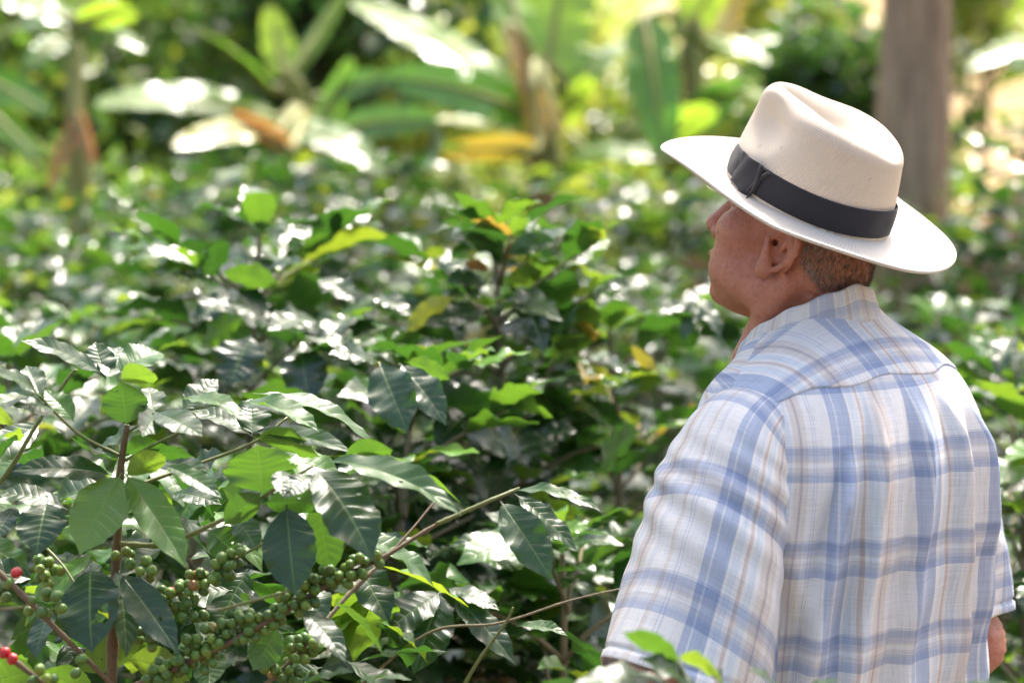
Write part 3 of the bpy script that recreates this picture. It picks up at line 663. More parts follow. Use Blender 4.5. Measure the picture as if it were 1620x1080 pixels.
# ---- a sprig of another bush close to the camera, in front of the sleeve
def near_sprig():
    f = at(1120, 1200, 2.15); root = empty('coffee_bush', (f.x, f.y, 0)); o3 = np.array([f.x, f.y, 0])
    tag(root, 'top of a nearer coffee bush with a lime green leaf overlapping the shirt sleeve', 'coffee bush')
    P = lambda a, b, c: np.array(at(a, b, c)) - o3
    A = Acc()
    for (b_, t_, w, hint, dr, fo, wv, va) in [
        ((1078, 1052, 2.15), (985, 1000, 2.12), 44, (0, .7, .6), .7, .15, .5, .66),
        ((1068, 1040, 2.15), (1143, 1085, 2.10), 50, (.5, .6, .6), .9, .2, .4, .86),
        ((1060, 1078, 2.15), (905, 1085, 2.10), 70, (0, -.4, 1), .5, .1, .9, .22),
        ((1110, 1100, 2.15), (1010, 1040, 2.12), 66, (0, -.45, .9), .5, .1, .9, .16),
        ((1150, 1110, 2.14), (1120, 1050, 2.12), 50, (0, -.45, .9), .5, .1, .9, .16),
        ((1250, 1110, 2.14), (1180, 1055, 2.10), 36, (0, -.45, .9), .5, .1, .9, .30),
        ((1255, 1110, 2.14), (1330, 1075, 2.10), 36, (0, -.45, .9), .5, .1, .9, .25),
        ((1470, 1110, 2.14), (1600, 1082, 2.10), 36, (0, -.45, .9), .5, .1, .9, .5)]:
        p = P(*b_); q = P(*t_)
        leaves(A, p, q - p, hint, np.linalg.norm(q - p), w / FPX * 2.12, dr, fo, wv, va, 26, 12)
    rr = np.random.default_rng(8); n = 90
    bs_ = np.array([P(a_, b_, 2.15) + [0, rr.normal() * .08, 0] for a_, b_ in zip(rr.uniform(900, 1500, n), rr.uniform(1150, 1500, n))])
    az = rr.uniform(0, 6.28, n); dv = np.stack([np.cos(az), np.sin(az), rr.uniform(-.6, .2, n)], -1)
    leaves(A, bs_, dv, np.array([0, 0, 1.]) + rr.normal(size=(n, 3)) * .3, .10, .045, .6, .2, .9, rr.uniform(.1, .8, n), 12, 6)
    A.build('foliage', M['coffee_leaf'], root)
    S = Acc()
    S.add(*tube(catmull([[0, 0, 0], [.01, 0, .5], P(1110, 1220, 2.15), P(1090, 1100, 2.15), P(1074, 1046, 2.15)], 20), np.linspace(.012, .0016, 20), 6))
    S.add(*tube(catmull([P(1110, 1220, 2.15), P(1200, 1150, 2.15), P(1253, 1108, 2.14)], 12), np.linspace(.004, .0016, 12), 6))
    S.add(*tube(catmull([P(1110, 1220, 2.15), P(1300, 1180, 2.15), P(1470, 1110, 2.14)], 12), np.linspace(.004, .0016, 12), 6))
    S.build('stem', M['twig_green'], root)
near_sprig()

# ------------------------------------------------------------------ banana plants
def banana(px, Y, H, stems, leafs, label, stem_mat='banana_stem', r=.10, group='banana plants behind the coffee rows', name='banana_plant'):
    g = G(px, Y); root = empty(name, g); o3 = np.array(g)
    tag(root, label, 'banana plant', group)
    P = lambda q: np.array(at(*q)) - o3
    n = 24; t = np.linspace(0, 1, n)
    path = np.stack([.03 * np.sin(t * 3), .02 * np.sin(t * 2), t * H], -1)
    path[:, 0] += (stems) * t
    a = Acc(); a.add(*tube(path, np.interp(t, [0, .1, .8, 1], [r * 1.35, r * 1.1, r * .75, r * .45]), 14, rough=.06)); a.build('pseudostem', M[stem_mat], root)
    top = path[-1]
    for (b_, t_, w, hint, dr, fo, var) in leafs:
        p = P(b_); q = P(t_); ln = np.linalg.norm(q - p); W = w / FPX * b_[2]
        rr = np.random.default_rng(int(b_[0] * 7 + t_[1] * 3 + 5000) % 9973)
        holes = [(rr.uniform(.2, .95), rr.choice([0.02, .98]), .008, rr.uniform(.12, .34)) for _ in range(9)]
        A = Acc(); leaves(A, p, q - p, hint, ln, W, dr, fo, .22, var, 60, 16, 1, holes, nrib=14)
        o = A.build('leaf', M['banana_leaf'], root)
        h = np.array(hint, float); d = (q - p) / ln; h = h - d * (h @ d); h /= np.linalg.norm(h)
        tt = np.linspace(0, 1, 20); am = dr * (.5 - tt); cx = np.cumsum(np.cos(am)); cz = np.cumsum(np.sin(am)); sc_ = 1 / cx[-1]
        rib = p + (cx * sc_ * ln)[:, None] * d + (cz * sc_ * ln - .004)[:, None] * h
        pet = catmull([top * .999, (top + p) / 2 + [0, 0, .05], p, rib[2]], 12)
        m = Acc(); m.add(*tube(np.vstack([pet[:-1], rib[2:]]), np.concatenate([np.linspace(.028, .018, 11), np.linspace(.017, .004, 18)]), 6)); 
        k = m.build('midrib', M['banana_stem'], root); k.parent = o
    return root

UPT = (0, -.35, 1)
banana(858, 9.5, 2.15, -.03, [
    ((835, 172, 9.4), (556, 2, 9.9), 84, (.15, -.7, .8), .35, .06, .70),
    ((828, 178, 9.4), (606, 122, 9.0), 84, (.2, -1.0, .25), .85, .1, .30),
    ((858, 235, 9.3), (690, 190, 9.2), 54, (0, -.40, 1), .6, .1, .84),
    ((850, 236, 9.2), (700, 240, 9.0), 46, (0, 1, .35), .3, .1, .93),
    ((862, 120, 9.5), (900, -110, 9.7), 120, (.2, 1, .1), .3, .15, .66),
    ((850, 110, 9.5), (790, -60, 9.8), 74, (-.3, 1, .1), .3, .15, .62),
    ((905, 150, 9.5), (985, 72, 9.6), 72, (-.1, -.45, 1), .8, .1, .40),
    ((880, 200, 9.5), (935, 120, 9.4), 40, (.3, .8, .4), .5, .1, .75),
    ((843, 135, 9.3), (850, 228, 9.2), 42, (.2, 1, .1), .3, .3, .95),
    ((866, 155, 9.35), (890, 215, 9.25), 24, (.2, -1, .1), .3, .3, .95),
    ((800, 40, 9.5), (835, 190, 9.3), 26, (.5, -1, .1), .3, .5, 1.0),
    ((885, 262, 9.3), (1010, 238, 9.2), 52, (.15, -.62, .9), .7, .1, .50),
    ((870, 280, 9.3), (800, 300, 8.9), 50, (0, .7, .7), .6, .1, .78),
    ((880, 270, 9.4), (990, 300, 9.0), 56, (0, .6, .8), .5, .1, .72),
  ], 'banana plant with a brown dry stem, orange dead leaf and big upright green leaf', 'banana_stem_dry', .075)
banana(1085, 10.2, 2.3, .02, [
    ((1020, 30, 10), (1052, 250, 9.7), 84, (-.1, -1, .2), .5, .1, .34),
    ((1035, 240, 9.9), (1130, 170, 9.7), 74, (-.3, 1, .5), .5, .1, .72),
    ((1095, 200, 10), (1180, 130, 9.8), 70, (.1, -.9, .45), .5, .1, .22),
    ((1075, 60, 10.1), (1150, -40, 10.2), 70, (0, 1, .3), .4, .1, .78),
    ((1100, 100, 10.1), (1230, 60, 10.1), 44, (.15, -.62, .9), .5, .1, .66),
    ((1110, 60, 10.1), (1215, 100, 9.9), 40, (.15, -.62, .9), .5, .1, .74),
    ((1100, 250, 10), (960, 250, 9.95), 50, (.15, -.62, .9), .6, .1, .50),
    ((1120, 80, 10.1), (1180, -30, 10.3), 46, (.3, 1, .2), .4, .1, .93),
    ((1110, 150, 10), (1240, 170, 9.6), 40, (0, -.3, 1), .6, .1, .8),
  ], 'banana plant with a long hanging green leaf in front of the sunlit slope', 'banana_stem_dry', .07)
banana(470, 10.0, 1.95, .05, [
    ((440, 190, 9.9), (150, 165, 9.6), 84, (.15, -.62, .9), .6, .12, .62),
    ((450, 200, 9.8), (612, 274, 9.6), 78, (.18, -.62, .9), .6, .1, .50),
    ((440, 210, 9.7), (275, 232, 9.2), 56, (0, -.9, .6), .5, .1, .86),
    ((462, 236, 9.5), (365, 178, 9.3), 32, (0, -1, .3), .4, .2, 1.0),
    ((452, 120, 10), (424, 10, 10.1), 56, (0, 1, .1), .3, .1, .78),
    ((458, 120, 10), (548, -20, 10.2), 30, (.3, 1, .1), .3, .2, .62),
    ((500, 210, 9.9), (556, 92, 9.9), 44, (.4, 1, .1), .3, .1, .50),
    ((430, 140, 10), (292, 40, 9.7), 44, (.1, -.3, 1), .5, .1, .25),
    ((530, 210, 9.9), (700, 190, 9.6), 60, (0, -1, .4), .6, .1, .25),
    ((510, 160, 10), (620, 120, 9.8), 50, (0, -1, .5), .6, .1, .30),
  ], 'banana plant with a wide white glaring leaf drooping over the coffee rows', 'banana_stem', .07)
banana(115, 8.3, 2.25, 0.0, [
    ((118, 40, 8.3), (-40, -6, 8.3), 62, (.15, -.62, .9), .6, .1, .50),
    ((120, 40, 8.3), (160, -60, 8.4), 50, (0, 1, .2), .3, .1, .78),
    ((122, 40, 8.3), (215, 20, 8.1), 50, (0, .9, .5), .7, .1, .74),
    ((118, 55, 8.3), (40, 110, 8.1), 44, (0, -.9, .5), .7, .1, .30),
    ((120, 190, 8.2), (78, 300, 8.1), 26, (0, -1, .1), .3, .4, .99),
    ((118, 170, 8.2), (150, 260, 8.1), 26, (0, -1, .1), .3, .4, 1.0),
    ((118, 45, 8.3), (230, 80, 8.2), 40, (.15, -.62, .9), .6, .1, .45),
  ], 'slim banana plant with a thin green stem at the far left', 'banana_stem', .058)
banana(-60, 9.6, 2.3, 0.0, [
    ((-40, 90, 9.5), (70, 40, 9.2), 60, (.15, -.62, .9), .6, .1, .4),
    ((-50, 120, 9.5), (80, 180, 9.2), 60, (0, -1, .6), .6, .1, .35),
    ((-50, 150, 9.5), (60, 250, 9.2), 50, (0, -.9, .6), .5, .1, .55),
  ], 'banana plant whose leaves reach in from the left edge', 'banana_stem', .08)
banana(1700, 11, 2.6, 0.0, [
    ((1690, 60, 11), (1530, 110, 10.6), 46, (.15, -.62, .9), .5, .1, .7),
    ((1690, 100, 11), (1560, 150, 10.6), 46, (0, .7, .7), .5, .1, .8),
    ((1690, 40, 11), (1600, -40, 11), 56, (0, 1, .3), .5, .1, .6),
    ((1680, 120, 11), (1590, 100, 10.6), 50, (0, -1, .5), .5, .1, .25),
  ], 'banana plant reaching in from the right edge before the dry slope', 'banana_stem', .08)

# ------------------------------------------------------------------ trees
def tree(px, Y, H, cr, label, seed, crown_z=None, mat='dark_bark', tr=.12, n=2600, lf=.16, group='trees and shrubs behind the bananas', name='tree', var=(.1, .9), squash=.8):
    r = np.random.default_rng(seed); g = G(px, Y); root = empty(name, g); tag(root, label, 'tree' if 'tree' in name else 'shrub', group)
    cz = crown_z if crown_z is not None else H * .6
    S = Acc(); t = np.linspace(0, 1, 14)
    main = np.stack([.12 * np.sin(t * 3 + seed), .1 * np.sin(t * 2.2 + seed), t * (cz + cr * .5)], -1)
    S.add(*tube(main, np.interp(t, [0, .08, 1], [tr * 1.5, tr, tr * .25]), 10, rough=.05))
    cl = []
    for k in range(16):
        u = r.normal(size=3); u /= np.linalg.norm(u); c = np.array([0, 0, cz]) + u * cr * r.uniform(.35, .85) * np.array([1, 1, squash]); cl.append((c, cr * r.uniform(.25, .5)))
        st = main[r.integers(5, 13)]
        if k < 9: S.add(*tube(catmull([st, (st + c) / 2 + [0, 0, .1], c], 8), np.linspace(tr * .4, tr * .08, 8), 5))
    S.build('trunk', M[mat], root)
    A = Acc(); w = r.integers(0, 16, n)
    cc = np.array([cl[i][0] for i in w]); rr = np.array([cl[i][1] for i in w])
    u = r.normal(size=(n, 3)); u /= np.linalg.norm(u, axis=1)[:, None]
    pos = cc + u * (rr * r.uniform(.3, 1.05, n) ** .5)[:, None]
    dv = u + r.normal(size=(n, 3)) * .7; dv[:, 2] -= .3
    nn = np.array([0, 0, 1.]) + r.normal(size=(n, 3)) * .6
    vv = np.clip(np.array([r.uniform(*var) for _ in range(16)])[w] + r.normal(size=n) * .15, 0, 1)
    leaves(A, pos, dv, nn, lf * r.uniform(.6, 1.2, n), lf * .5, .5, .2, 0, vv, 3, 2, 2)
    A.build('crown', M['tree_leaf'], root)
    return root
tl = [
 (40, 13, 3.2, 1.5, 'grey green leafy tree filling the upper left corner', 1, 2.0, (.3, .8)),
 (230, 14, 3.4, 1.5, 'dark leafy tree behind the slim banana plant', 2, 2.2, (.0, .4)),
 (400, 16, 4.0, 1.7, 'dull green tree between the slim banana and the white leaf', 3, 2.6, (.2, .7)),
 (520, 13.5, 3.6, 1.3, 'near black shady tree above the narrow upright banana leaf', 4, 2.9, (.0, .15)),
 (640, 15, 3.4, 1.4, 'pale green tree under the glaring banana leaf', 5, 1.8, (.6, 1.0)),
 (760, 18, 4.6, 1.7, 'yellow green tree behind the brown banana stem', 6, 2.6, (.6, 1.0)),
 (960, 17, 3.6, 1.2, 'light green tree between the two banana plants', 7, 2.0, (.6, 1.0)),
 (150, 19, 5.0, 2.0, 'tall dim tree farther up the slope on the left', 8, 3.2, (.3, .9)),
 (560, 21, 5.5, 2.2, 'tall shaded tree high on the slope', 9, 3.8, (.3, .8)),
]
tl += [(-420, 14, 4.5, 2.2, 'broad tree beyond the left edge of the view', 31, 2.4, (.2, .8)), (-950, 17, 5, 2.6, 'far broad tree well past the left edge', 32, 2.8, (.3, .9)),
 (2150, 14, 4.5, 2.2, 'broad tree beyond the right edge of the view', 33, 2.4, (.2, .8)), (2750, 17, 5, 2.6, 'far broad tree well past the right edge', 34, 2.8, (.3, .9))]
for px, Y, H, cr, lab, sd_, cz, va in tl: tree(px, Y, H, cr, lab, sd_, cz, var=va)
sl = [
 (1345, 12.0, 1.9, .62, 'dark round shrub between the hat and the big grey trunk', 11, 2.05, (.0, .25)),
 (1180, 15, 1.6, .7, 'yellow green shrub behind the crown of the hat', 12, 1.3, (.6, 1.)),
 (1570, 13, 1.5, .8, 'green shrub under the red bank at the right', 13, 1.0, (.3, .9)),
 (1660, 12, 3.2, .6, 'dark leafy shrub hanging in at the top right corner', 14, 3.1, (.0, .4)),
 (1250, 18, 1.5, .8, 'bright shrub at the foot of the dry slope', 15, 1.1, (.6, 1.)),
 (1110, 14, 2.0, .6, 'small bright shrub between the hanging banana leaf and the hat', 21, 2.0, (.5, 1.)),
 (1400, 14.5, 1.9, .6, 'leafy shrub touching the near side of the big grey trunk', 22, 1.5, (.3, .8)),
 (1230, 16, 2.4, .55, 'thin yellow green shrub standing out against the dry slope', 23, 2.6, (.6, 1.)),
 (1540, 17, 2.4, .6, 'thin green shrub against the dry slope beyond the big trunk', 24, 2.7, (.5, 1.)),
 (1030, 13, 1.8, .8, 'leafy shrub behind the hanging banana leaf', 16, 1.2, (.4, .9)),
 (700, 12.5, 1.6, .8, 'grey green shrub behind the yellow banana leaf', 17, 1.2, (.3, .9)),
 (320, 12, 1.7, .8, 'dim shrub in the gap right of the slim banana', 18, 1.2, (.0, .5)),
 (30, 11, 1.7, .8, 'shrub at the left edge below the reaching banana leaves', 19, 1.3, (.1, .6)),
 (520, 12.5, 1.7, .8, 'shrub behind the drooping white banana leaf', 20, 1.2, (.2, .8)),
]
for px, Y, H, cr, lab, sd_, cz, va in sl: tree(px, Y, H, cr, lab, sd_, cz, var=va, tr=.04, n=2200, lf=.10, name='shrub')

# ---- the big fluted trunk behind the hat: a shade tree whose crown is overhead
def shade_tree():
    g = G(1441, 9.2); root = empty('shade_tree', g); tag(root, 'tall shade tree with a straight grey brown fluted trunk behind the hat', 'tree')
    n, m = 60, 56; z = np.concatenate([np.linspace(-.1, 3.6, 44), np.linspace(3.8, 7.5, 16)])
    th = np.linspace(0, 2 * np.pi, m, endpoint=False)
    r = interp([-.1, .3, 1.2, 2.4, 4, 7.5], [.26, .185, .152, .127, .118, .09], z)
    fl = 1 + .03 * np.sin(z * 2.3 + 1)[:, None] * np.cos(th + .5)[None] + .018 * np.sin(z * 7.1)[:, None] * np.cos(2 * th)[None] + .05 * np.sin(5 * th)[None] * np.exp(-z / 3)[:, None] + .035 * np.sin(9 * th[None] + z[:, None] * .5) + .015 * np.sin(17 * th[None] - z[:, None] * .8)
    Rr = r[:, None] * fl
    cx = .045 * (z - 1) * .25
    V = np.stack([cx[:, None] + Rr * np.cos(th), Rr * np.sin(th) + 0 * z[:, None], np.broadcast_to(z[:, None], Rr.shape)], -1).reshape(-1, 3)
    link('trunk', mesh_np('trunk', V, grid_faces(n, m, True)), M['trunk_bark'], root)
    S = Acc(); rr = np.random.default_rng(3); tips = []
    for k in range(9):
        a = k * 2.4; st = np.array([.2, 0, rr.uniform(5.6, 7.4)]); e = st + np.array([math.cos(a) * rr.uniform(1.2, 2.4), math.sin(a) * rr.uniform(1.2, 2.2), rr.uniform(.6, 1.8)]); tips.append(e)
        S.add(*tube(catmull([st, (st + e) / 2 + [0, 0, .2], e], 10), np.linspace(.06, .012, 10), 6))
    S.build('limb', M['trunk_bark'], root)
    A = Acc(); nL = 3200; w = rr.integers(0, 9, nL); u = rr.normal(size=(nL, 3)); u /= np.linalg.norm(u, axis=1)[:, None]
    pos = np.array(tips)[w] + u * (rr.uniform(.2, 1.0, nL) ** .5 * .9)[:, None] * [1, 1, .5]
    leaves(A, pos, u + [0, 0, -.3], np.array([0, 0, 1.]) + rr.normal(size=(nL, 3)) * .5, .16, .07, .5, .2, 0, rr.uniform(.1, .8, nL), 3, 2, 2)
    A.build('crown', M['tree_leaf'], root)
shade_tree()

# ---- red earth bank at the right, before the dry slope
def bank():
    x = np.linspace(0, 1, 40); y = np.linspace(0, 1, 16)
    X, Yy = np.meshgrid(x, y, indexing='ij')
    wx = 1.9 + X * 3.4; prof = np.sin(np.pi * Yy) ** .5 * np.sin(np.pi * np.clip(X, .02, .98)) ** .4
    wy = 11.6 + Yy * 1.1
    wz = ground_z(wx, wy) - .06 + prof * (2.15 + .12 * np.sin(X * 17) + .06 * np.sin(X * 41 + Yy * 9))
    T = NT('red_earth'); n1 = T.noise(T.coord('Object'), 5, 5, .7)
    mt = T.done(T.bsdf(T.ramp(n1, [(.3, (.16, .07, .05)), (.55, (.34, .17, .12)), (.7, (.45, .28, .2))]), .95, T.bump(n1, .9, .05)))
    o = link('earth_bank', mesh_np('earth_bank', np.stack([wx, wy, wz], -1).reshape(-1, 3), grid_faces(40, 16)), mt)
    tag(o, kind='structure')
bank()

# ------------------------------------------------------------------ the man
BL = Vector((.362, 2.80, 0)); BYAW = R(45)
person = empty('person', BL, BYAW)
tag(person, 'man in a pale straw hat and blue plaid shirt, turned away towards the bushes', 'person')
BM = Matrix.Translation(BL) @ Matrix.Rotation(BYAW, 4, 'Z')
HB = Matrix.Translation((.006, .035, 1.562)) @ Matrix.Rotation(R(15), 4, 'Z') @ Matrix.Rotation(R(21), 4, 'X')   # head frame in body frame
HBn = np.array(HB); HR, HT = HBn[:3, :3], HBn[:3, 3]
def h2b(p): return HR @ np.asarray(p, float) + HT

def surface_nets(f, ax):
    nx, ny, nz = f.shape; s = f < 0
    acc = np.zeros((nx - 1, ny - 1, nz - 1, 3), np.float32); cnt = np.zeros((nx - 1, ny - 1, nz - 1), np.float32)
    for a in range(3):
        sl0 = [slice(None)] * 3; sl1 = [slice(None)] * 3; sl0[a] = slice(0, -1); sl1[a] = slice(1, None)
        f0 = f[tuple(sl0)]; f1 = f[tuple(sl1)]; cr = s[tuple(sl0)] != s[tuple(sl1)]
        t = np.where(cr, f0 / np.where(cr, f0 - f1, 1), 0)
        o = [b for b in range(3) if b != a]
        for d0 in (0, 1):
            for d1 in (0, 1):
                sl = [None] * 3; sl[a] = slice(None)
                sl[o[0]] = slice(d0, f.shape[o[0]] - 1 + d0); sl[o[1]] = slice(d1, f.shape[o[1]] - 1 + d1)
                c = cr[tuple(sl)]; tt = t[tuple(sl)]
                acc[..., a] += np.where(c, tt, 0); acc[..., o[0]] += c * d0; acc[..., o[1]] += c * d1; cnt += c
    m = cnt > 0; idx = -np.ones(m.shape, np.int64); idx[m] = np.arange(m.sum())
    I = np.argwhere(m); fr = acc[m] / cnt[m][:, None]; P = I + fr
    V = np.stack([np.interp(P[:, k], np.arange(f.shape[k]), ax[k]) for k in range(3)], -1)
    F = []
    for a in range(3):
        b, c = (a + 1) % 3, (a + 2) % 3
        sl0 = [slice(1, -1)] * 3; sl1 = [slice(1, -1)] * 3; sl0[a] = slice(0, -1); sl1[a] = slice(1, None)
        s0 = s[tuple(sl0)]; s1 = s[tuple(sl1)]; cr = np.argwhere(s0 != s1)
        if not len(cr): continue
        e = cr.copy(); e[:, b] += 1; e[:, c] += 1
        q = []
        for (db, dc) in ((-1, -1), (0, -1), (0, 0), (-1, 0)):
            k = e.copy(); k[:, b] += db; k[:, c] += dc; q.append(idx[k[:, 0], k[:, 1], k[:, 2]])
        q = np.stack(q, -1); flip = ~s0[tuple(cr.T)]
        q[flip] = q[flip][:, ::-1]; F.append(q)
    F = np.vstack(F); F = F[(F >= 0).all(1)]
    return V, F

class SDF:
    def __init__(s, ax):
        s.ax = ax; s.f = np.full([len(a) for a in ax], .2, np.float32)
    def sub(s, c, r):
        sl = []
        for k in range(3):
            i0 = np.searchsorted(s.ax[k], c[k] - r); i1 = np.searchsorted(s.ax[k], c[k] + r)
            sl.append(slice(max(i0, 0), min(i1 + 1, len(s.ax[k]))))
        X = np.stack(np.meshgrid(*[s.ax[k][sl[k]] for k in range(3)], indexing='ij'), -1)
        return tuple(sl), X
    def put(s, sl, d, k, op='u'):
        g = s.f[sl]
        if g.size == 0: return
        if op == 'u':
            h = np.clip(.5 + .5 * (g - d) / k, 0, 1); s.f[sl] = g * (1 - h) + d * h - k * h * (1 - h)
        else:
            d = -d; h = np.clip(.5 - .5 * (g - d) / k, 0, 1); s.f[sl] = g * (1 - h) + d * h + k * h * (1 - h)
    def ell(s, c, r, rot=None, k=.01, op='u', frame=None):
        c = np.asarray(c, float); r = np.asarray(r, float)
        Rm = np.eye(3) if rot is None else np.array(Matrix.Rotation(rot[2], 3, 'Z') @ Matrix.Rotation(rot[1], 3, 'Y') @ Matrix.Rotation(rot[0], 3, 'X'))
        if frame: c = h2b(c); Rm = HR @ Rm
        sl, X = s.sub(c, r.max() + 3 * k + .012)
        if X.size == 0: return
        q = (X - c) @ Rm; k0 = np.linalg.norm(q / r, axis=-1); k1 = np.linalg.norm(q / r ** 2, axis=-1) + 1e-9
        s.put(sl, (k0 * (k0 - 1) / k1).astype(np.float32), k, op)
    def cap(s, a, b, ra, rb, k=.01, op='u', frame=None, flat=None):
        a = np.asarray(a, float); b = np.asarray(b, float)
        if frame: a = h2b(a); b = h2b(b)
        c = (a + b) / 2; rad = np.linalg.norm(b - a) / 2 + max(ra, rb) + 3 * k + .012
        sl, X = s.sub(c, rad)
        if X.size == 0: return
        ab = b - a; t = np.clip(((X - a) @ ab) / (ab @ ab), 0, 1)
        v = X - a - t[..., None] * ab
        if flat is not None: v = v * np.asarray(flat)
        s.put(sl, (np.linalg.norm(v, axis=-1) - (ra + (rb - ra) * t)).astype(np.float32), k, op)

def axis(segs):
    out = [segs[0][0]]
    for a, b, h in segs:
        n = max(1, int(round((b - a) / h))); out += list(np.linspace(a, b, n + 1)[1:])
    return np.array(out)

def body():
    S = SDF([axis([(-.36, -.11, .005), (-.11, .12, .0022), (.12, .36, .005)]),
             axis([(-.20, -.09, .005), (-.09, .19, .0022), (.19, .30, .005)]),
             axis([(.60, 1.40, .005), (1.40, 1.72, .0022)])])
    E = lambda c, r, rot=None, k=.012, op='u': S.ell(c, r, rot, k, op, True)
    K = lambda a, b, ra, rb, k=.01, op='u': S.cap(a, b, ra, rb, k, op, True)
    # torso, neck and shoulders (under the shirt)
    S.ell((0, -.02, 1.22), (.16, .095, .20), k=.03); S.ell((0, 0, 1.0), (.15, .105, .22), k=.04); S.ell((0, 0, .82), (.155, .11, .14), k=.04)
    S.cap((-.120, -.02, 1.345), (.120, -.02, 1.345), .045, .045, .03); S.cap((0, -.04, 1.28), (0, -.005, 1.40), .07, .050, .03)
    K((0, -.026, -.03), (0, -.046, -.17), .056, .060, .03)
    S.cap((-.03, .0, 1.38), (-.10, -.02, 1.355), .05, .03, .02); S.cap((.03, 0, 1.38), (.10, -.02, 1.355), .05, .03, .02)
    # skull and face
    E((0, .009, .042), (.0735, .0850, .076), k=.01)
    E((0, -.016, .0), (.066, .066, .058), k=.03)
    E((0, .045, -.035), (.058, .052, .062), k=.03)
    E((0, .054, -.083), (.034, .030, .026), k=.022)                      # chin
    E((0, .076, -.093), (.018, .013, .014), k=.014)
    for sx in (-1, 1):
        E((sx * .046, .056, -.012), (.026, .034, .026), k=.02)            # cheekbone
        E((sx * .040, .050, -.055), (.026, .034, .032), k=.02)            # cheek
        E((sx * .055, .010, -.060), (.016, .034, .026), (0, 0, 0), k=.02) # angle of the jaw
        E((sx * .030, .083, .018), (.016, .012, .012), k=.010, op='s')    # eye socket
        E((sx * .030, .078, .016), (.0125, .0125, .0125), k=.003)         # eyeball
        K((sx * .044, .080, .022), (sx * .018, .088, .021), .004, .004, .004)   # lid
        K((sx * .046, .078, .008), (sx * .018, .086, .007), .003, .003, .004)
        K((sx * .048, .080, .036), (sx * .012, .094, .036), .007, .008, .010)   # brow
        E((sx * .0135, .098, -.028), (.0085, .0115, .0090), k=.004)         # nostril wing
        E((sx * .007, .104, -.038), (.003, .005, .003), k=.002, op='s')
        K((sx * .017, .094, -.028), (sx * .034, .080, -.062), .0022, .0022, .004, 's')  # fold beside the mouth
    K((0, .088, .028), (0, .110, -.016), .0085, .0110, .008)              # nose
    E((0, .112, -.022), (.0130, .0130, .0115), k=.006)
    E((0, .088, -.052), (.024, .014, .014), k=.010)                       # muzzle
    K((-.019, .091, -.0545), (.019, .091, -.0545), .0045, .0045, .003); K((-.010, .0995, -.0545), (.010, .0995, -.0545), .0055, .0055, .003)
    K((-.018, .090, -.0675), (.018, .090, -.0675), .0050, .0050, .003); K((-.008, .0960, -.0675), (.008, .0960, -.0675), .0060, .0060, .003)
    K((-.022, .090, -.0605), (.022, .090, -.0605), .0016, .0016, .002, 's'); K((-.012, .103, -.0605), (.012, .103, -.0605), .0022, .0022, .002, 's')
    K((-.020, .092, -.078), (.020, .092, -.078), .005, .005, .006, 's')
    # ears
    for sx in (-1, 1):
        fr = (0, R(0), R(sx * 22))
        E((sx * .079, -.011, -.002), (.0060, .020, .029), (R(-12), R(sx * 8), R(sx * 24)), k=.004)
        E((sx * .076, .004, -.014), (.012, .010, .022), k=.006)
        E((sx * .0865, -.007, -.003), (.0088, .0120, .0185), (R(-12), 0, R(sx * 24)), k=.003, op='s')
        E((sx * .0890, -.012, .019), (.0060, .0095, .006), (R(-12), 0, R(sx * 24)), k=.002, op='s')
        K((sx * .083, .002, -.001), (sx * .068, .004, -.003), .0042, .0030, .002, 's')   # ear canal
        rim = [(.080, .006, .016), (.082, .004, .022), (.084, -.008, .026), (.087, -.022, .023), (.089, -.030, .011), (.089, -.031, -.002), (.086, -.024, -.016), (.082, -.013, -.028), (.078, .000, -.036)]
        for (p, q) in zip(rim[:-1], rim[1:]): K((sx * (p[0] + .003), p[1], p[2]), (sx * (q[0] + .003), q[1], q[2]), .0036, .0036, .0020)
        E((sx * .083, .003, -.033), (.0062, .0100, .0135), k=.003)          # lobe
        K((sx * .086, -.012, -.006), (sx * .086, -.015, .008), .0028, .0028, .0025)   # antihelix
        K((sx * .078, .011, -.001), (sx * .079, .010, -.010), .0040, .0035, .0025)    # tragus
    # neck cords and creases
    for sx in (-1, 1):
        K((sx * .060, -.020, -.045), (sx * .030, .010, -.150), .016, .014, .014)
    # arms and hands
    for sx, el, wr in ((-1, (-.252, -.01, 1.075), (-.245, .11, .865)), (1, (.238, -.040, 1.070), (.245, .09, .86))):
        el = np.array(el); wr = np.array(wr); sh = np.array([sx * .155, -.02, 1.325])
        S.cap(sh, el, .042, .040, .02); S.cap(el, wr, .041, .026, .015); S.ell(el + [0, -.018, -.002], (.028, .024, .028), k=.014)
        S.cap(el * .72 + wr * .28 + [0, .004, 0], el * .5 + wr * .5, .038, .030, .015)
        fw = (wr - el) / np.linalg.norm(wr - el); dn = np.array([0, .25, -.97]); sd_ = np.array([1., 0, 0]); 
        pal = wr + (fw + dn) / 2 * .055
        ac = np.array([0, .9, .3])                                          # across the palm (finger row)
        S.cap(wr, pal, .024, .026, .012)
        for j, (o, ln) in enumerate(((.030, .070), (.010, .078), (-.010, .073), (-.029, .058))):
            p0 = pal + ac * o * .95; d1 = dn * .97 + ac * o * 1.2; p1 = p0 + d1 * (.035 + ln * .30); p2 = p1 + (dn + np.array([-sx * .45, 0, 0])) * ln * .42; p3 = p2 + (dn + np.array([-sx * .9, 0, 0])) * ln * .26
            S.cap(wr + ac * o * .4, p0 + d1 * .02, .013, .0105, .008); S.cap(p0, p1, .0105, .0095, .004); S.cap(p1, p2, .0090, .0082, .003); S.cap(p2, p3, .0082, .0074, .003)
        t0 = wr + ac * .018 + dn * .012; t1 = t0 + ac * .030 + dn * .028; t2 = t1 + ac * .010 + dn * .030; t3 = t2 + dn * .024 - [sx * .008, 0, 0]
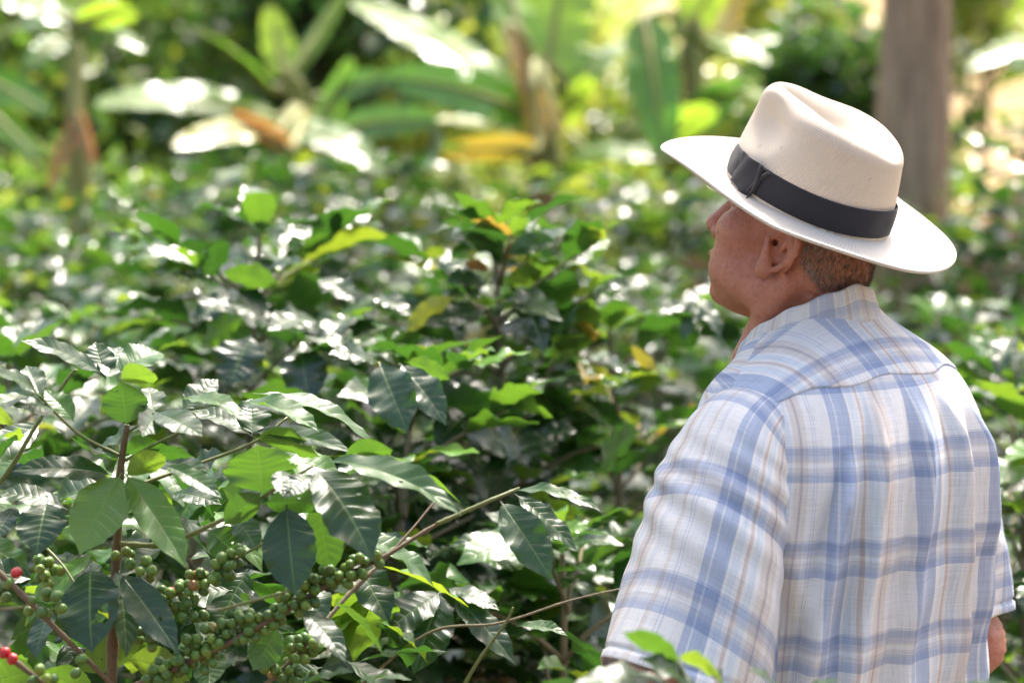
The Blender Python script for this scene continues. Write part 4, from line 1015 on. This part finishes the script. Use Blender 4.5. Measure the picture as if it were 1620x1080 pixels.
        S.cap(t0, t1, .014, .0115, .008); S.cap(t1, t2, .0110, .0100, .003); S.cap(t2, t3, .0098, .0085, .003)
    V, F = surface_nets(S.f, S.ax)
    fn = np.cross(V[F[:, 2]] - V[F[:, 0]], V[F[:, 3]] - V[F[:, 1]]); N = np.zeros_like(V)
    for k in range(4): np.add.at(N, F[:, k], fn)
    N /= np.linalg.norm(N, axis=1)[:, None] + 1e-12
    disp = np.zeros(len(V))
    def crease(pts, w, amp, head=True):
        p = catmull(pts, 24); p = p @ HR.T + HT if head else p
        d = np.full(len(V), 9.); t_ = np.zeros(len(V)); near = np.linalg.norm(V - p.mean(0), axis=1) < .16
        dd = np.linalg.norm(V[near][:, None] - p[None], axis=-1); d[near] = dd.min(1); t_[near] = dd.argmin(1) / 23
        env = np.clip(np.minimum(t_, 1 - t_) * 5 + .1, 0, 1)
        disp[:] += -amp * env * np.exp(-(d / w) ** 2) + amp * .45 * env * np.exp(-((d - 2.2 * w) / (1.2 * w)) ** 2)
    for sx in (-1, 1):
        crease([(sx * .070, -.004, -.035), (sx * .064, .004, -.062), (sx * .052, .014, -.095)], .0028, .0026)
        crease([(sx * .068, -.014, -.040), (sx * .061, -.006, -.070), (sx * .052, .004, -.110)], .0026, .0024)
        crease([(sx * .066, -.026, -.048), (sx * .060, -.018, -.080), (sx * .054, -.008, -.120)], .0026, .0018)
        crease([(sx * .018, .100, -.026), (sx * .031, .086, -.048), (sx * .034, .076, -.074)], .0030, .0024)
        crease([(sx * .030, .082, -.060), (sx * .036, .072, -.080), (sx * .034, .062, -.098)], .0030, .0016)
        crease([(sx * .048, .066, -.030), (sx * .054, .050, -.055), (sx * .050, .040, -.080)], .0032, .0010)
        crease([(sx * .046, .074, .014), (sx * .056, .064, .016), (sx * .062, .054, .014)], .0022, .0012)
        crease([(sx * .046, .074, .008), (sx * .056, .063, .004), (sx * .062, .052, -.004)], .0022, .0012)
        crease([(sx * .060, .020, -.060), (sx * .060, .004, -.074), (sx * .056, -.006, -.094)], .0030, .0012)
        crease([(sx * .030, .050, -.108), (sx * .050, .020, -.112), (sx * .056, -.004, -.128)], .0034, .0018)
    for z, a_ in ((-.052, .0024), (-.068, .0018), (-.083, .0013)):
        crease([(.060 * math.sin(a), -.026 - .060 * math.cos(a), z + .012 * (1 - math.cos(a))) for a in np.linspace(-1.4, 1.4, 7)], .0030, a_)
    for j in range(7):
        a = np.array([.276, -.053, 1.10 - .010 * j]); crease([a, a + [-.02, -.03, -.003 + .002 * (j % 2)], a + [-.05, -.035, .002 - .002 * (j % 3)], a + [-.07, -.01, 0]], .0030, .0024, False)
    V = V + N * disp[:, None]
    T = NT('skin'); ob = T.coord('Object'); n1 = T.noise(ob, 26, 4, .6); n2 = T.noise(ob, 160, 3, .6); n3 = T.noise(ob, 650, 2, .5)
    col = T.ramp(n1, [(.25, (.43, .165, .105)), (.5, (.51, .21, .14)), (.75, (.58, .26, .18))])
    col = T.mix(T.math('MULTIPLY', T.math('SUBTRACT', n2, .5, clamp=True), 1.6), col, (.22, .075, .05))
    wr_ = T.noise(T.mapping(ob, (40, 40, 12)), 2.6, 5, .6)
    h = T.math('ADD', T.math('ADD', T.math('MULTIPLY', n3, .5), n2), T.math('MULTIPLY', wr_, 1.8))
    M['skin'] = T.done(T.bsdf(col, .46, T.bump(h, .7, .0020), **{'Subsurface Weight': .10, 'Subsurface Radius': (1.0, .35, .2), 'Subsurface Scale': .008, 'Specular IOR Level': .45}))
    o = link('body', mesh_np('body', V, F), M['skin'], person)
    return V, F
BV, BF = body()

def hair():
    Vh = (BV - HT) @ HR                      # head frame
    r = np.random.default_rng(4)
    y, z, x = Vh[:, 1], Vh[:, 2], Vh[:, 0]
    line = -.038 + .020 * np.clip((y + .075) / .07, 0, 1) + .004 * np.sin(x * 300)
    ok = (BV[:, 2] > 1.45) & (y < -.030) & (z > line + .5 * np.clip((y + .050) / .02, 0, 1) * .04) & (z < .040) & ~((np.abs(x) > .070) & (y > -.040) & (z < .045))
    nrm = np.zeros_like(BV); fn = np.cross(BV[BF[:, 2]] - BV[BF[:, 0]], BV[BF[:, 3]] - BV[BF[:, 1]])
    for k in range(4): np.add.at(nrm, BF[:, k], fn)
    nrm /= np.linalg.norm(nrm, axis=1)[:, None] + 1e-12
    I = np.argwhere(ok)[:, 0]; I = r.choice(I, min(len(I) * 2, 7500), replace=True)
    p = BV[I] + r.normal(size=(len(I), 3)) * .0008; n = nrm[I]
    dn = -np.array(HR[:, 2]); d = n * .42 + dn + r.normal(size=p.shape) * .22; d -= n * np.minimum((d * n).sum(1) - .18, 0)[:, None]
    d /= np.linalg.norm(d, axis=1)[:, None]; ln = r.uniform(.004, .0085, len(I)) * np.interp(Vh[I, 2], [-.05, -.02], [.5, 1])
    s = np.cross(d, n); s /= np.linalg.norm(s, axis=1)[:, None] + 1e-9
    w = .00022
    q = np.stack([p - s * w, p + s * w, p + d * ln[:, None] * .6 + s * w * .8 + n * .0004, p + d * ln[:, None] + n * .0], 1)
    V = q.reshape(-1, 3); F = np.arange(len(V)).reshape(-1, 4)
    T = NT('grey_hair'); v = T.n('ShaderNodeAttribute', attribute_name='var').outputs['Fac']
    mt = T.done(T.bsdf(T.ramp(v, [(0, (.09, .08, .072)), (.5, (.28, .26, .24)), (1, (.62, .59, .55))]), .5))
    link('hair', mesh_np('hair', V, F, var=np.repeat(r.random(len(I)) ** 1.3, 4)), mt, person, smooth=False)
hair()

# ---- plaid cotton
def plaid(name, off=(0, 0), tint=0.0):
    T = NT(name); uv = T.coord('UV'); sp = T.n('ShaderNodeSeparateXYZ'); T.put(sp.inputs[0], uv)
    u = T.math('ADD', sp.outputs[0], off[0]); v = T.math('ADD', sp.outputs[1], off[1])
    slubw = T.noise(T.mapping(uv, (900, 25, 1)), 1.0, 2, .6); slubf = T.noise(T.mapping(uv, (25, 900, 1)), 1.0, 2, .6)
    W = (.95, .945, .94); BLU = (.52, .60, .76); LB = (.83, .88, .93); TAN = (.87, .815, .77); DK = (.52, .50, .60); GR = (.76, .78, .85)
    per = .122
    fu = T.math('FRACT', T.math('DIVIDE', T.math('ADD', u, T.math('MULTIPLY', T.math('SUBTRACT', slubw, .5), .0008)), per))
    fv = T.math('FRACT', T.math('DIVIDE', T.math('ADD', v, T.math('MULTIPLY', T.math('SUBTRACT', slubf, .5), .0008)), .104))
    def st(lst):   # constant bands: (start, colour)
        return lst
    warp = T.ramp(fu, st([(0, BLU), (.08, (.55, .63, .79)), (.15, (.80, .84, .90)), (.17, (.57, .64, .79)), (.245, W), (.43, GR), (.442, W), (.462, GR), (.474, W),
                          (.54, TAN), (.60, (.80, .72, .66)), (.615, DK), (.628, (.80, .72, .66)), (.645, TAN), (.70, W), (.735, LB), (.80, W), (.825, (.80, .70, .64)), (.86, W), (.90, LB), (.965, W)]), 'CONSTANT')
    weft = T.ramp(fv, st([(0, W), (.54, (.60, .65, .77)), (.62, (.70, .73, .80)), (.65, (.82, .82, .84)), (.70, W), (.755, (.82, .80, .80)), (.78, (.72, .73, .80)), (.83, (.58, .625, .74)), (.91, (.78, .79, .84)), (.93, W), ]), 'CONSTANT')
    col = T.mix(1.0, warp, weft, 'MULTIPLY')
    col = T.mix(1.0, col, (1.08, 1.07, 1.05), 'MULTIPLY')
    sl = T.math('ADD', T.math('MULTIPLY', T.math('SUBTRACT', slubw, .5), .5), T.math('ADD', T.math('MULTIPLY', T.math('SUBTRACT', slubf, .5), .5), 1.0))
    cr = T.n('ShaderNodeCombineXYZ'); [T.put(cr.inputs[i], sl) for i in range(3)]
    col = T.mix(1.0, col, cr.outputs[0], 'MULTIPLY')
    if tint: col = T.mix(tint, col, (.84, .80, .72))  # mixes the plaid towards a warm cream; only the collar uses it
    wv = T.math('MULTIPLY', T.math('SINE', T.math('MULTIPLY', sp.outputs[0], 6000)), T.math('SINE', T.math('MULTIPLY', sp.outputs[1], 9000)))
    crk = T.noise(T.coord('Object'), 34, 4, .55)
    h = T.math('ADD', T.math('MULTIPLY', wv, .06), T.math('MULTIPLY', crk, 1.0))
    p = T.bsdf(col, .85, T.bump(h, .5, .006), **{'Sheen Weight': .15, 'Specular IOR Level': .2})
    t = T.n('ShaderNodeBsdfTranslucent'); T.put(t.inputs[0], col); m = T.n('ShaderNodeMixShader'); m.inputs[0].default_value = .16
    T.put(m.inputs[1], p); T.put(m.inputs[2], t.outputs[0]); return T.done(m.outputs[0])
M['plaid'] = plaid('plaid', (.0, .0)); M['plaid_yoke'] = plaid('plaid_yoke', (.030, .028)); M['plaid_sleeve'] = plaid('plaid_sleeve', (.03, .03)); M['plaid_collar'] = plaid('plaid_collar', (.052, .0), .32)

# torso rings: z, half width, half depth, centre y
ZR = [.80, .95, 1.08, 1.18, 1.26, 1.32, 1.365, 1.40, 1.428, 1.450, 1.468, 1.484, 1.494]
AR = [.222, .217, .213, .211, .208, .202, .190, .172, .147, .118, .094, .075, .068]
DR = [.150, .150, .150, .148, .144, .137, .125, .111, .097, .085, .075, .069, .066]
CY = [.010, .008, .002, -.008, -.018, -.024, -.025, -.021, -.012, -.001, .010, .016, .018]
def folds(th, z):
    """drape of the cloth: (angle from centre back, towards the wearer's left positive)"""
    d = np.zeros(np.broadcast(th, z).shape); s = th * .19; seam = np.clip((1.412 - z) / .035, 0, 1); seam = .12 + .88 * seam * seam * (3 - 2 * seam)
    down = np.clip((1.40 - z) / .35, 0, 1)
    def fold(s0, s1, z0, z1, w, amp, soft=.06):
        t = np.clip((z0 - z) / (z0 - z1), 0, 1); c = s0 + (s1 - s0) * t
        env = np.clip((z0 + .01 - z) / soft, 0, 1) * np.clip((z - z1) / soft + .3, 0, 1)
        ww = w * (.6 + .8 * t)
        x = (s - c) / ww
        return 1.8 * amp * env * (np.exp(-np.abs(x) ** 1.5) - .60 * np.exp(-(x - 1.3) ** 2))
    d = d + fold(.012, .050, 1.40, .80, .013, .009) + fold(-.030, -.052, 1.40, .85, .015, .008) + fold(.072, .128, 1.39, .80, .017, .011)
    d = d + fold(-.088, -.125, 1.38, .80, .018, .010) + fold(.120, .190, 1.33, .86, .017, .012) + fold(.215, .12, 1.29, 1.05, .022, .006, .12)
    d = d + fold(-.165, -.14, 1.30, .95, .020, .005, .12) + fold(-.20, -.23, 1.30, .80, .022, .010)
    d = d + fold(.27, .33, 1.2, .8, .022, .012) + fold(-.30, -.30, 1.25, .8, .022, .010) + fold(.40, .40, 1.3, .8, .024, .01) + fold(-.42, -.38, 1.3, .8, .024, .01) + fold(.5, .5, 1.3, .8, .024, .01)
    d = d + .0016 * down * np.sin(s * 48 + 5 * np.sin(z * 5)) 
    d = d + .0022 * np.sin(z * 60 + s * 24 + 2 * np.sin(s * 15)) * np.clip((1.30 - z) / .1, 0, 1) * np.clip((z - .9) / .1, .2, 1)
    return d * seam
def torso_point(th, z, extra=0.0):
    a, b, cy = interp(ZR, AR, z), interp(ZR, DR, z), interp(ZR, CY, z)
    e = 2 / 2.35
    cx = np.sign(np.sin(th)) * np.abs(np.sin(th)) ** e; cyy = -np.sign(np.cos(th)) * np.abs(np.cos(th)) ** e
    f = folds(th, z) + extra
    x = -(a + f) * cx; y = cy + (b + f) * cyy
    # the shoulders ride a little forward and the right one higher
    sh = np.clip((z - 1.30) / .1, 0, 1) * np.clip(np.abs(x) / .18, 0, 1)
    nk = np.clip((z - 1.38) / .11, 0, 1); z = z - .048 * np.clip((1 - np.cos(th)) / 2, 0, 1) ** 1.3 * nk * nk * (3 - 2 * nk)
    return np.stack([x, y + .010 * sh, z + 0 * x + np.where(x > 0, .012, -.006) * sh], -1)
def torso():
    th = np.linspace(-math.pi, math.pi, 480, endpoint=False); 
    z = np.concatenate([np.linspace(.80, 1.30, 150), np.linspace(1.303, 1.494, 90)])
    TH, Z = np.meshgrid(th, z); TH = TH.astype(float); Z = Z.astype(float)
    P = torso_point(TH, Z)
    # cloth coordinates: around the body and up it
    Uc = TH * .196 + .020 * (Z - 1.1) * TH; Vc = Z * 1.0
    up = np.clip((Z - 1.34) / .15, 0, 1); Uc = Uc * (1 - up) + (-P[..., 0]) * up * 1.1; Vc = Vc + .35 * np.clip(Z - 1.38, 0, 1)
    V = P.reshape(-1, 3); F = grid_faces(len(z), len(th), True)
    uv = np.stack([Uc, Vc], -1).reshape(-1, 2)
    # split the seam of the cloth coordinates at the front placket: per-loop fix
    me = mesh_np('shirt', V, F[:, ::-1], uv)
    L = F[:, ::-1].ravel().reshape(-1, 4); Uf = uv[L]
    bad = (Uf[:, :, 0].max(1) - Uf[:, :, 0].min(1)) > .3
    Uf[bad] = np.where(Uf[bad][:, :, :1] < 0, Uf[bad] + [1.232, 0], Uf[bad])
    me.uv_layers[0].data.foreach_set('uv', Uf.astype(np.float32).ravel())
    o = link('shirt', me, M['plaid'], person); so = o.modifiers.new('s', 'SOLIDIFY'); so.thickness = .0012; so.offset = -1
    return o
shirt = torso()
def yoke():
    # the doubled back yoke: from collar to the pleat seam, 2 mm proud, with its stitched lower edge
    n, m = 50, 260
    th = np.linspace(-1.62, 1.62, m); t = np.linspace(0, 1, n)
    TH, Tt = np.meshgrid(th, t)
    zl = 1.412 - .030 * np.abs(TH / 1.5) ** 2.2 + .003 * np.sin(TH * 9); zt = 1.486
    Z = zl + (zt - zl) * Tt
    lip = .0017 + .0006 * (Tt < .03) - .0022 * (Tt == 0) + .0008 * np.exp(-((Tt - .07) / .02) ** 2)
    P = torso_point(TH, Z, lip); P[..., 2] += .0022
    Uc = -P[..., 0] * 1.05 + .3; Vc = (P[..., 1] * .85 + P[..., 2] * .55) - .66
    me = mesh_np('yoke', P.reshape(-1, 3), grid_faces(n, m)[:, ::-1], np.stack([Uc, Vc], -1).reshape(-1, 2))
    link('yoke', me, M['plaid_yoke'], shirt)
yoke()
def sleeve(sx):
    sh = np.array([sx * .140, -.022, 1.362 + (.008 if sx > 0 else 0)])
    if sx < 0: pts = [sh, (-.173, -.018, 1.335), (-.198, -.016, 1.27), (-.228, -.014, 1.17), (-.258, -.010, 1.075)]; r = [.050, .058, .068, .081, .094]; rd = [.058, .070, .082, .086, .092]
    else: pts = [sh, (.172, -.022, 1.345), (.200, -.024, 1.28), (.213, -.032, 1.19), (.216, -.042, 1.105)]; r = [.052, .058, .061, .060, .058]; rd = [.054, .058, .060, .058, .055]
    n, m = 120, 200; p = catmull(pts, n); t = np.linspace(0, 1, n)
    T = np.gradient(p, axis=0); T /= np.linalg.norm(T, axis=1)[:, None]
    A = np.cross(T, [0, 1., 0]); A /= np.linalg.norm(A, axis=1)[:, None]; B = np.cross(T, A)      # A: outward/inward, B: fore-aft
    if sx < 0: pass
    rr = interp([0, .25, .5, .75, 1], r, t); rb = interp([0, .25, .5, .75, 1], rd, t)
    th = np.linspace(-math.pi, math.pi, m, endpoint=False)
    TT, TH = np.meshgrid(t, th, indexing='ij')
    f = .006 * TT * np.sin(3 * TH + 5 * TT + sx) + .005 * TT ** 1.5 * np.sin(5 * TH + 1.2 - 3 * TT) + .0020 * np.sin(TH * 2 + TT * 15) * np.clip(TT * 3 - .3, 0, 1) * np.clip(1.3 - TT, 0, 1)
    f = f + .0022 * np.sin(TT * 60 + TH * 5) * np.exp(-((TT - .5) / .2) ** 2) - .0025 * (np.abs(TT - .962) < .006) + .0005 * (TT > .965)
    e = 2 / 2.2; c = np.cos(TH); s = np.sin(TH)
    P = p[:, None] + (rr[:, None] + f)[..., None] * (np.sign(c) * np.abs(c) ** e)[..., None] * A[:, None] + (rb[:, None] + f)[..., None] * (np.sign(s) * np.abs(s) ** e)[..., None] * B[:, None]
    # the hem dips towards the body's side
    P[..., 2] -= .038 * TT ** 3 * (P[..., 0] * -sx + .25) * 4 * (1 if sx < 0 else .3)
    length = .315
    Uc = TH * .083 + 1.0; Vc = -TT * length + (.024 * np.cos(TH) if sx < 0 else 0)
    V = P.reshape(-1, 3); F = grid_faces(n, m, True); uv = np.stack([Uc, Vc], -1).reshape(-1, 2)
    me = mesh_np('sleeve', V, F, uv)
    Uf = uv[F]; bad = (Uf[:, :, 0].max(1) - Uf[:, :, 0].min(1)) > .2
    Uf[bad] = np.where(Uf[bad][:, :, :1] < 1, Uf[bad] + [.083 * 2 * math.pi, 0], Uf[bad])
    me.uv_layers[0].data.foreach_set('uv', Uf.astype(np.float32).ravel())
    o = link('sleeve', me, M['plaid_sleeve'], shirt); so = o.modifiers.new('s', 'SOLIDIFY'); so.thickness = .0014; so.offset = -1
sleeve(-1); sleeve(1)
def collar():
    m, n = 220, 40
    th = np.linspace(-2.75, 2.75, m); w = np.linspace(0, 1, n)
    # section: up the stand (inside), over the fold, down the outer leaf
    TH, Wn = np.meshgrid(th, w, indexing='ij'); fr = np.clip(np.abs(TH) / 2.75, 0, 1)
    top = .032 - .006 * fr ** 2
    zz = np.where(Wn < .42, -.004 + (top + .004) * (Wn / .42), np.where(Wn < .5, top + .003 * np.sin((Wn - .42) / .08 * np.pi), top - (top + .010 + .030 * fr ** 3) * ((Wn - .5) / .5)))
    oo = np.where(Wn < .42, -.002 + 0 * Wn, np.where(Wn < .5, -.002 + .006 * (Wn - .42) / .08, .004 + .012 * ((Wn - .5) / .5) ** 1.1 * (1 + .9 * fr)))
    ra, rb = .067 + oo, .065 + oo + .020 * fr ** 2
    zc = 1.478 - .080 * fr ** 1.4
    x = -ra * np.sin(TH) * (1 + .14 * fr); y = .020 - rb * np.cos(TH) ; z = zc + zz
    y = y - .004 * (1 - fr)
    P = np.stack([x, y, z + .0012 * np.sin(TH * 11)], -1)
    me = mesh_np('collar', P.reshape(-1, 3), grid_faces(m, n), np.stack([TH * .082 + 1, Wn * .085], -1).reshape(-1, 2))
    o = link('collar', me, M['plaid_collar'], shirt); so = o.modifiers.new('s', 'SOLIDIFY'); so.thickness = .0022; so.offset = 0
collar()

# ---- trousers and shoes
def lower():
    S = SDF([axis([(-.26, .26, .007)]), axis([(-.22, .24, .007)]), axis([(-.02, .98, .007)])])
    S.ell((0, 0, .90), (.175, .125, .12), k=.03)
    for sx in (-1, 1): S.cap((sx * .085, 0, .82), (sx * .10, .01, .46), .098, .075, .03); S.cap((sx * .10, .01, .46), (sx * .105, .0, .07), .074, .062, .02)
    V, F = surface_nets(S.f, S.ax)
    T = NT('grey_trousers'); n = T.noise(T.coord('Object'), 200, 3); mt = T.done(T.bsdf(T.mix(n, (.06, .065, .08), (.11, .115, .13)), .9, T.bump(T.noise(T.coord('Object'), 14, 3), .5, .01)))
    link('trousers', mesh_np('trousers', V, F), mt, person)
    T = NT('shoe_leather'); mt = T.done(T.bsdf((.05, .03, .02), .5))
    for sx in (-1, 1):
        S = SDF([axis([(sx * .105 - .07, sx * .105 + .07, .005)]), axis([(-.12, .26, .005)]), axis([(-.01, .14, .005)])])
        S.cap((sx * .105, -.04, .04), (sx * .11, .17, .03), .042, .038, .02, flat=(1, 1, 1)); S.cap((sx * .105, -.03, .05), (sx * .105, -.02, .11), .042, .040, .02)
        S.f = np.maximum(S.f, (.004 - S.ax[2])[None, None, :].astype(np.float32))
        V, F = surface_nets(S.f, S.ax); link('shoe', mesh_np('shoe', V, F), mt, person)
lower()

# ------------------------------------------------------------------ the hat
def hat():
    W = Matrix.Translation(at(1276, 322, 2.835)) @ Matrix.Rotation(R(58), 4, 'Z') @ Matrix.Rotation(R(25.2), 4, 'X') @ Matrix.Rotation(R(-5), 4, 'Y')
    LM = BM.inverted() @ W
    def straw(name, mode):
        T = NT(name); uv = T.coord('UV'); sp = T.n('ShaderNodeSeparateXYZ'); T.put(sp.inputs[0], uv)
        u, v = sp.outputs[0], sp.outputs[1]           # metres round and metres up/out
        a = T.math('SINE', T.math('MULTIPLY', T.math('ADD', u, T.math('MULTIPLY', v, .35)), 2 * math.pi / .0034))
        b = T.math('SINE', T.math('MULTIPLY', v, 2 * math.pi / .0034))
        wv = T.math('MULTIPLY', a, b) if mode == 'crown' else T.math('ADD', a, T.math('MULTIPLY', b, .25))
        n = T.noise(T.mapping(uv, (60, 400, 1)), 1, 3); n2 = T.noise(T.coord('Object'), 12, 3); n3 = T.noise(T.coord('Object'), 60, 1)
        c1, c2 = ((.56, .47, .36), (.85, .76, .63)) if mode == 'crown' else ((.56, .52, .45), (.71, .67, .60))
        col = T.mix(T.math('ADD', T.math('MULTIPLY', wv, .35), .5, clamp=True), c1, c2)
        col = T.mix(T.math('MULTIPLY', T.math('SUBTRACT', n2, .45, clamp=True), .9), col, (.74, .62, .50))
        col = T.mix(T.math('MULTIPLY', T.math('GREATER_THAN', n3, .76), .35), col, (.40, .34, .28))
        p = T.bsdf(col, .62, T.bump(T.math('ADD', wv, T.math('MULTIPLY', n, .8)), .6 if mode == 'crown' else .12, .0008), **{'Specular IOR Level': .3})
        t = T.n('ShaderNodeBsdfTranslucent'); T.put(t.inputs[0], (.85, .74, .56)); m = T.n('ShaderNodeMixShader'); m.inputs[0].default_value = .14
        T.put(m.inputs[1], p); T.put(m.inputs[2], t.outputs[0]); return T.done(m.outputs[0])
    m_c, m_b = straw('straw_crown', 'crown'), straw('straw_brim', 'brim')
    m = 320; th = np.linspace(0, 2 * np.pi, m, endpoint=False)      # 0 = right side (+x), pi/2 = front (+y)
    A0, B0 = .0865, .1035
    # section of the crown: (radius factor, height factor)
    s1 = [(1.0 - .080 * (q ** 1.7), q * .78) for q in np.linspace(0, 1, 44)]
    s2 = [(.920 - .22 * (1 - math.cos(a)), .78 + .22 * math.sin(a)) for a in np.linspace(0, math.pi / 2, 22)[1:]]
    s3 = [(.70 * (1 - q), 1.0) for q in np.linspace(0, 1, 60)[1:]]
    sec = np.array(s1 + s2 + s3); n = len(sec)
    rf, hf = sec[:, 0][:, None], sec[:, 1][:, None]
    c, s = np.cos(th)[None], np.sin(th)[None]
    x = A0 * rf * c; y = B0 * rf * s; y = y + .007 * np.clip(hf, 0, 1)
    Hh = .110 + .009 * (y / B0) + .004 * np.cos(y / B0 * 1.6)                                     # taller in front
    z = hf * Hh
    # crease: a teardrop bash running front to back on top
    wid = np.interp(y, [-.085, -.05, .0, .05, .09], [.018, .034, .036, .024, .010]); lenm = np.clip(1 - ((y - .0) / .088) ** 4, 0, 1)
    top = np.clip((hf - .80) / .20, 0, 1); top = top * top * (3 - 2 * top)
    z = z - .027 * np.exp(-(x / wid) ** 2 * 1.25) * lenm * top
    # two pinches at the front
    for sx in (-1, 1):
        d2 = ((x - sx * .056) / .032) ** 2 + ((y - .056) / .040) ** 2 + ((z - .088) / .034) ** 2
        g = np.exp(-d2 * .8); x = x - sx * .025 * g; y = y - .009 * g; z = z - .006 * g
    P = np.stack([x, y, z], -1) + 0
    per = 2 * np.pi * .095
    arc = np.concatenate([[0], np.cumsum(np.hypot(np.diff(sec[:, 0]) * .095, np.diff(sec[:, 1]) * .108))])
    def wrapmesh(name, P, U0, V0, mat, parent, M_=None, flip=False):
        k = P.shape[1]; F = grid_faces(P.shape[0], k, True); uv = np.stack([U0 + 0 * P[..., 0], V0 + 0 * P[..., 0]], -1).reshape(-1, 2)
        if flip: F = F[:, ::-1]
        me = mesh_np(name, P.reshape(-1, 3), F, uv); Uf = uv[F]; bad = (Uf[:, :, 0].max(1) - Uf[:, :, 0].min(1)) > per * .5
        Uf[bad] = np.where(Uf[bad][:, :, :1] < per * .5, Uf[bad] + [per, 0], Uf[bad])
        me.uv_layers[0].data.foreach_set('uv', Uf.astype(np.float32).ravel())
        o = link(name, me, mat, parent)
        if M_ is not None: o.matrix_local = M_
        return o
    U0 = (th / (2 * np.pi) * per)[None]
    hatc = wrapmesh('hat', P, U0, arc[:, None], m_c, person, LM); hatc['label'] = 'cream woven straw hat with a dark band and pinched crown'
    # brim: closed section from the crown out, round the rolled edge and back underneath
    q = np.linspace(0, 1, 46); edge = [(1 + .0, 0)]
    AE, BE = .170, .183
    def bz(qq, c, s):
        side = np.abs(c) ** 2; fr = np.clip(s, 0, 1) ** 2; bk = np.clip(-s, 0, 1) ** 2
        return (side * (.009 + .018 * np.clip(s + .25, 0, 1)) - .002 * fr + .004 * bk) * qq ** 2.2 - .004 * np.sin(np.pi * qq) + .0015 * np.sin(5 * np.arctan2(s, c) + 1) * qq ** 2
    rows = []
    for qq in q: rows.append(np.stack([(A0 + (AE - A0) * qq) * c[0], (B0 + (BE - B0) * qq) * s[0], bz(qq, c[0], s[0]) + .0016], -1))
    for a in np.linspace(0, math.pi, 9)[1:-1]:
        k = .0034 * math.sin(a) / .12; rows.append(np.stack([(AE + .0030 * math.sin(a)) * c[0], (BE + .0030 * math.sin(a)) * s[0], bz(1, c[0], s[0]) + .0024 * math.cos(a) - .0004], -1))
    for qq in q[::-1]: rows.append(np.stack([(A0 - .002 + (AE - A0 + .002) * qq) * c[0], (B0 - .002 + (BE - B0 + .002) * qq) * s[0], bz(qq, c[0], s[0]) - (.0014 if qq < .97 else .0028)], -1))
    P = np.stack(rows); vv = np.concatenate([q * .08, .08 + np.linspace(0, .008, 7), .09 + q * .08])[:, None]
    wrapmesh('brim', P, U0, vv, m_b, hatc, None, True)
    # edge stitching line on the brim
    pt = np.stack([(A0 + (AE - A0) * .95) * c[0], (B0 + (BE - B0) * .95) * s[0], bz(.95, c[0], s[0]) + .0017], -1); pt = np.vstack([pt, pt[:1]])
    T = NT('hem_thread'); mt = T.done(T.bsdf((.62, .54, .42), .8)); a = Acc(); a.add(*tube(pt, .0006, 5)); a.build('hem', mt, hatc)
    # band
    T = NT('band_cloth'); n1 = T.noise(T.mapping(T.coord('UV'), (300, 1800, 1)), 1, 3); n2 = T.noise(T.coord('Object'), 350, 2)
    col = T.mix(T.math('MULTIPLY', n1, .8), (.007, .007, .010), (.024, .023, .030)); col = T.mix(T.math('GREATER_THAN', n2, .73), col, (.08, .075, .09))
    mb = T.done(T.bsdf(col, .92, T.bump(n1, .4, .0006), **{'Sheen Weight': .1}))
    hgt = .0335; k = np.linspace(0, 1, 24)[:, None]
    zb = .0040 + hgt * k + .0012 * np.sin(3 * th)[None]
    q_ = zb / .108 / .78; rff = 1.0 - .080 * np.clip(q_, 0, 1) ** 1.7
    off = .0016 + .0012 * np.sin(np.pi * k) + .0007 * np.sin(th * 13 + 2)[None] * np.sin(np.pi * k)
    off = np.where((k == 0) | (k == 1), .0002, off)
    P = np.stack([(A0 * rff + off) * c, (B0 * rff + off) * s, zb + 0 * c], -1)
    band = wrapmesh('hat_band', P, U0, zb, mb, hatc)
    # flat knot and short tail on the wearer's left side, a bit forward
    def onband(a, zz, o):
        q_ = np.clip(zz / .108 / .78, 0, 1); f = 1 - .080 * q_ ** 1.7
        return np.stack([(A0 * f + o) * np.cos(a), (B0 * f + o) * np.sin(a), zz], -1)
    ac = R(164)
    u, w = np.meshgrid(np.linspace(0, 1, 30), np.linspace(0, 1, 18), indexing='ij')
    K = Acc()
    # the tail: a flap running forward, its lower corner lapping onto the brim
    aa = ac - .02 - .42 * u; zz = .0035 + .034 * w + .006 * (1 - w) * 0 - .004 * (1 - w) * np.exp(-((u - .25) / .25) ** 2) + .003 * w
    o_ = .0032 + .0012 * np.sin(np.pi * u) + .0008 * np.sin(u * 9 + w * 4) + .003 * (1 - w) ** 2 * np.exp(-((u - .3) / .25) ** 2)
    K.add(onband(aa, zz, o_).reshape(-1, 3), grid_faces(30, 18), np.stack([u * .04, w * .036], -1).reshape(-1, 2))
    # the twist
    pth = onband(ac + .06 * np.sin(np.linspace(0, 3, 16)) - .04, np.linspace(.040, .002, 16), .0042 + .002 * np.sin(np.linspace(0, 3.1, 16)))
    V, F = tube(pth, np.interp(np.linspace(0, 1, 16), [0, .3, .6, 1], [.0016, .0028, .0026, .0012]), 8); K.add(V, F)
    pth = onband(ac + .10 - .16 * np.linspace(0, 1, 12), .036 - .030 * np.linspace(0, 1, 12) ** 1.4, .0050 + 0 * np.linspace(0, 1, 12))
    V, F = tube(pth, .0017, 6); K.add(V, F)
    pth = onband(ac - .02 + .03 * np.linspace(0, 1, 6), np.linspace(.004, -.0005, 6), np.linspace(.006, .012, 6))
    V, F = tube(pth, .0006, 5); K.add(V, F)
    kn = K.build('band_knot', mb, hatc); so = kn.modifiers.new('s', 'SOLIDIFY'); so.thickness = .0010; so.offset = 0
hat()
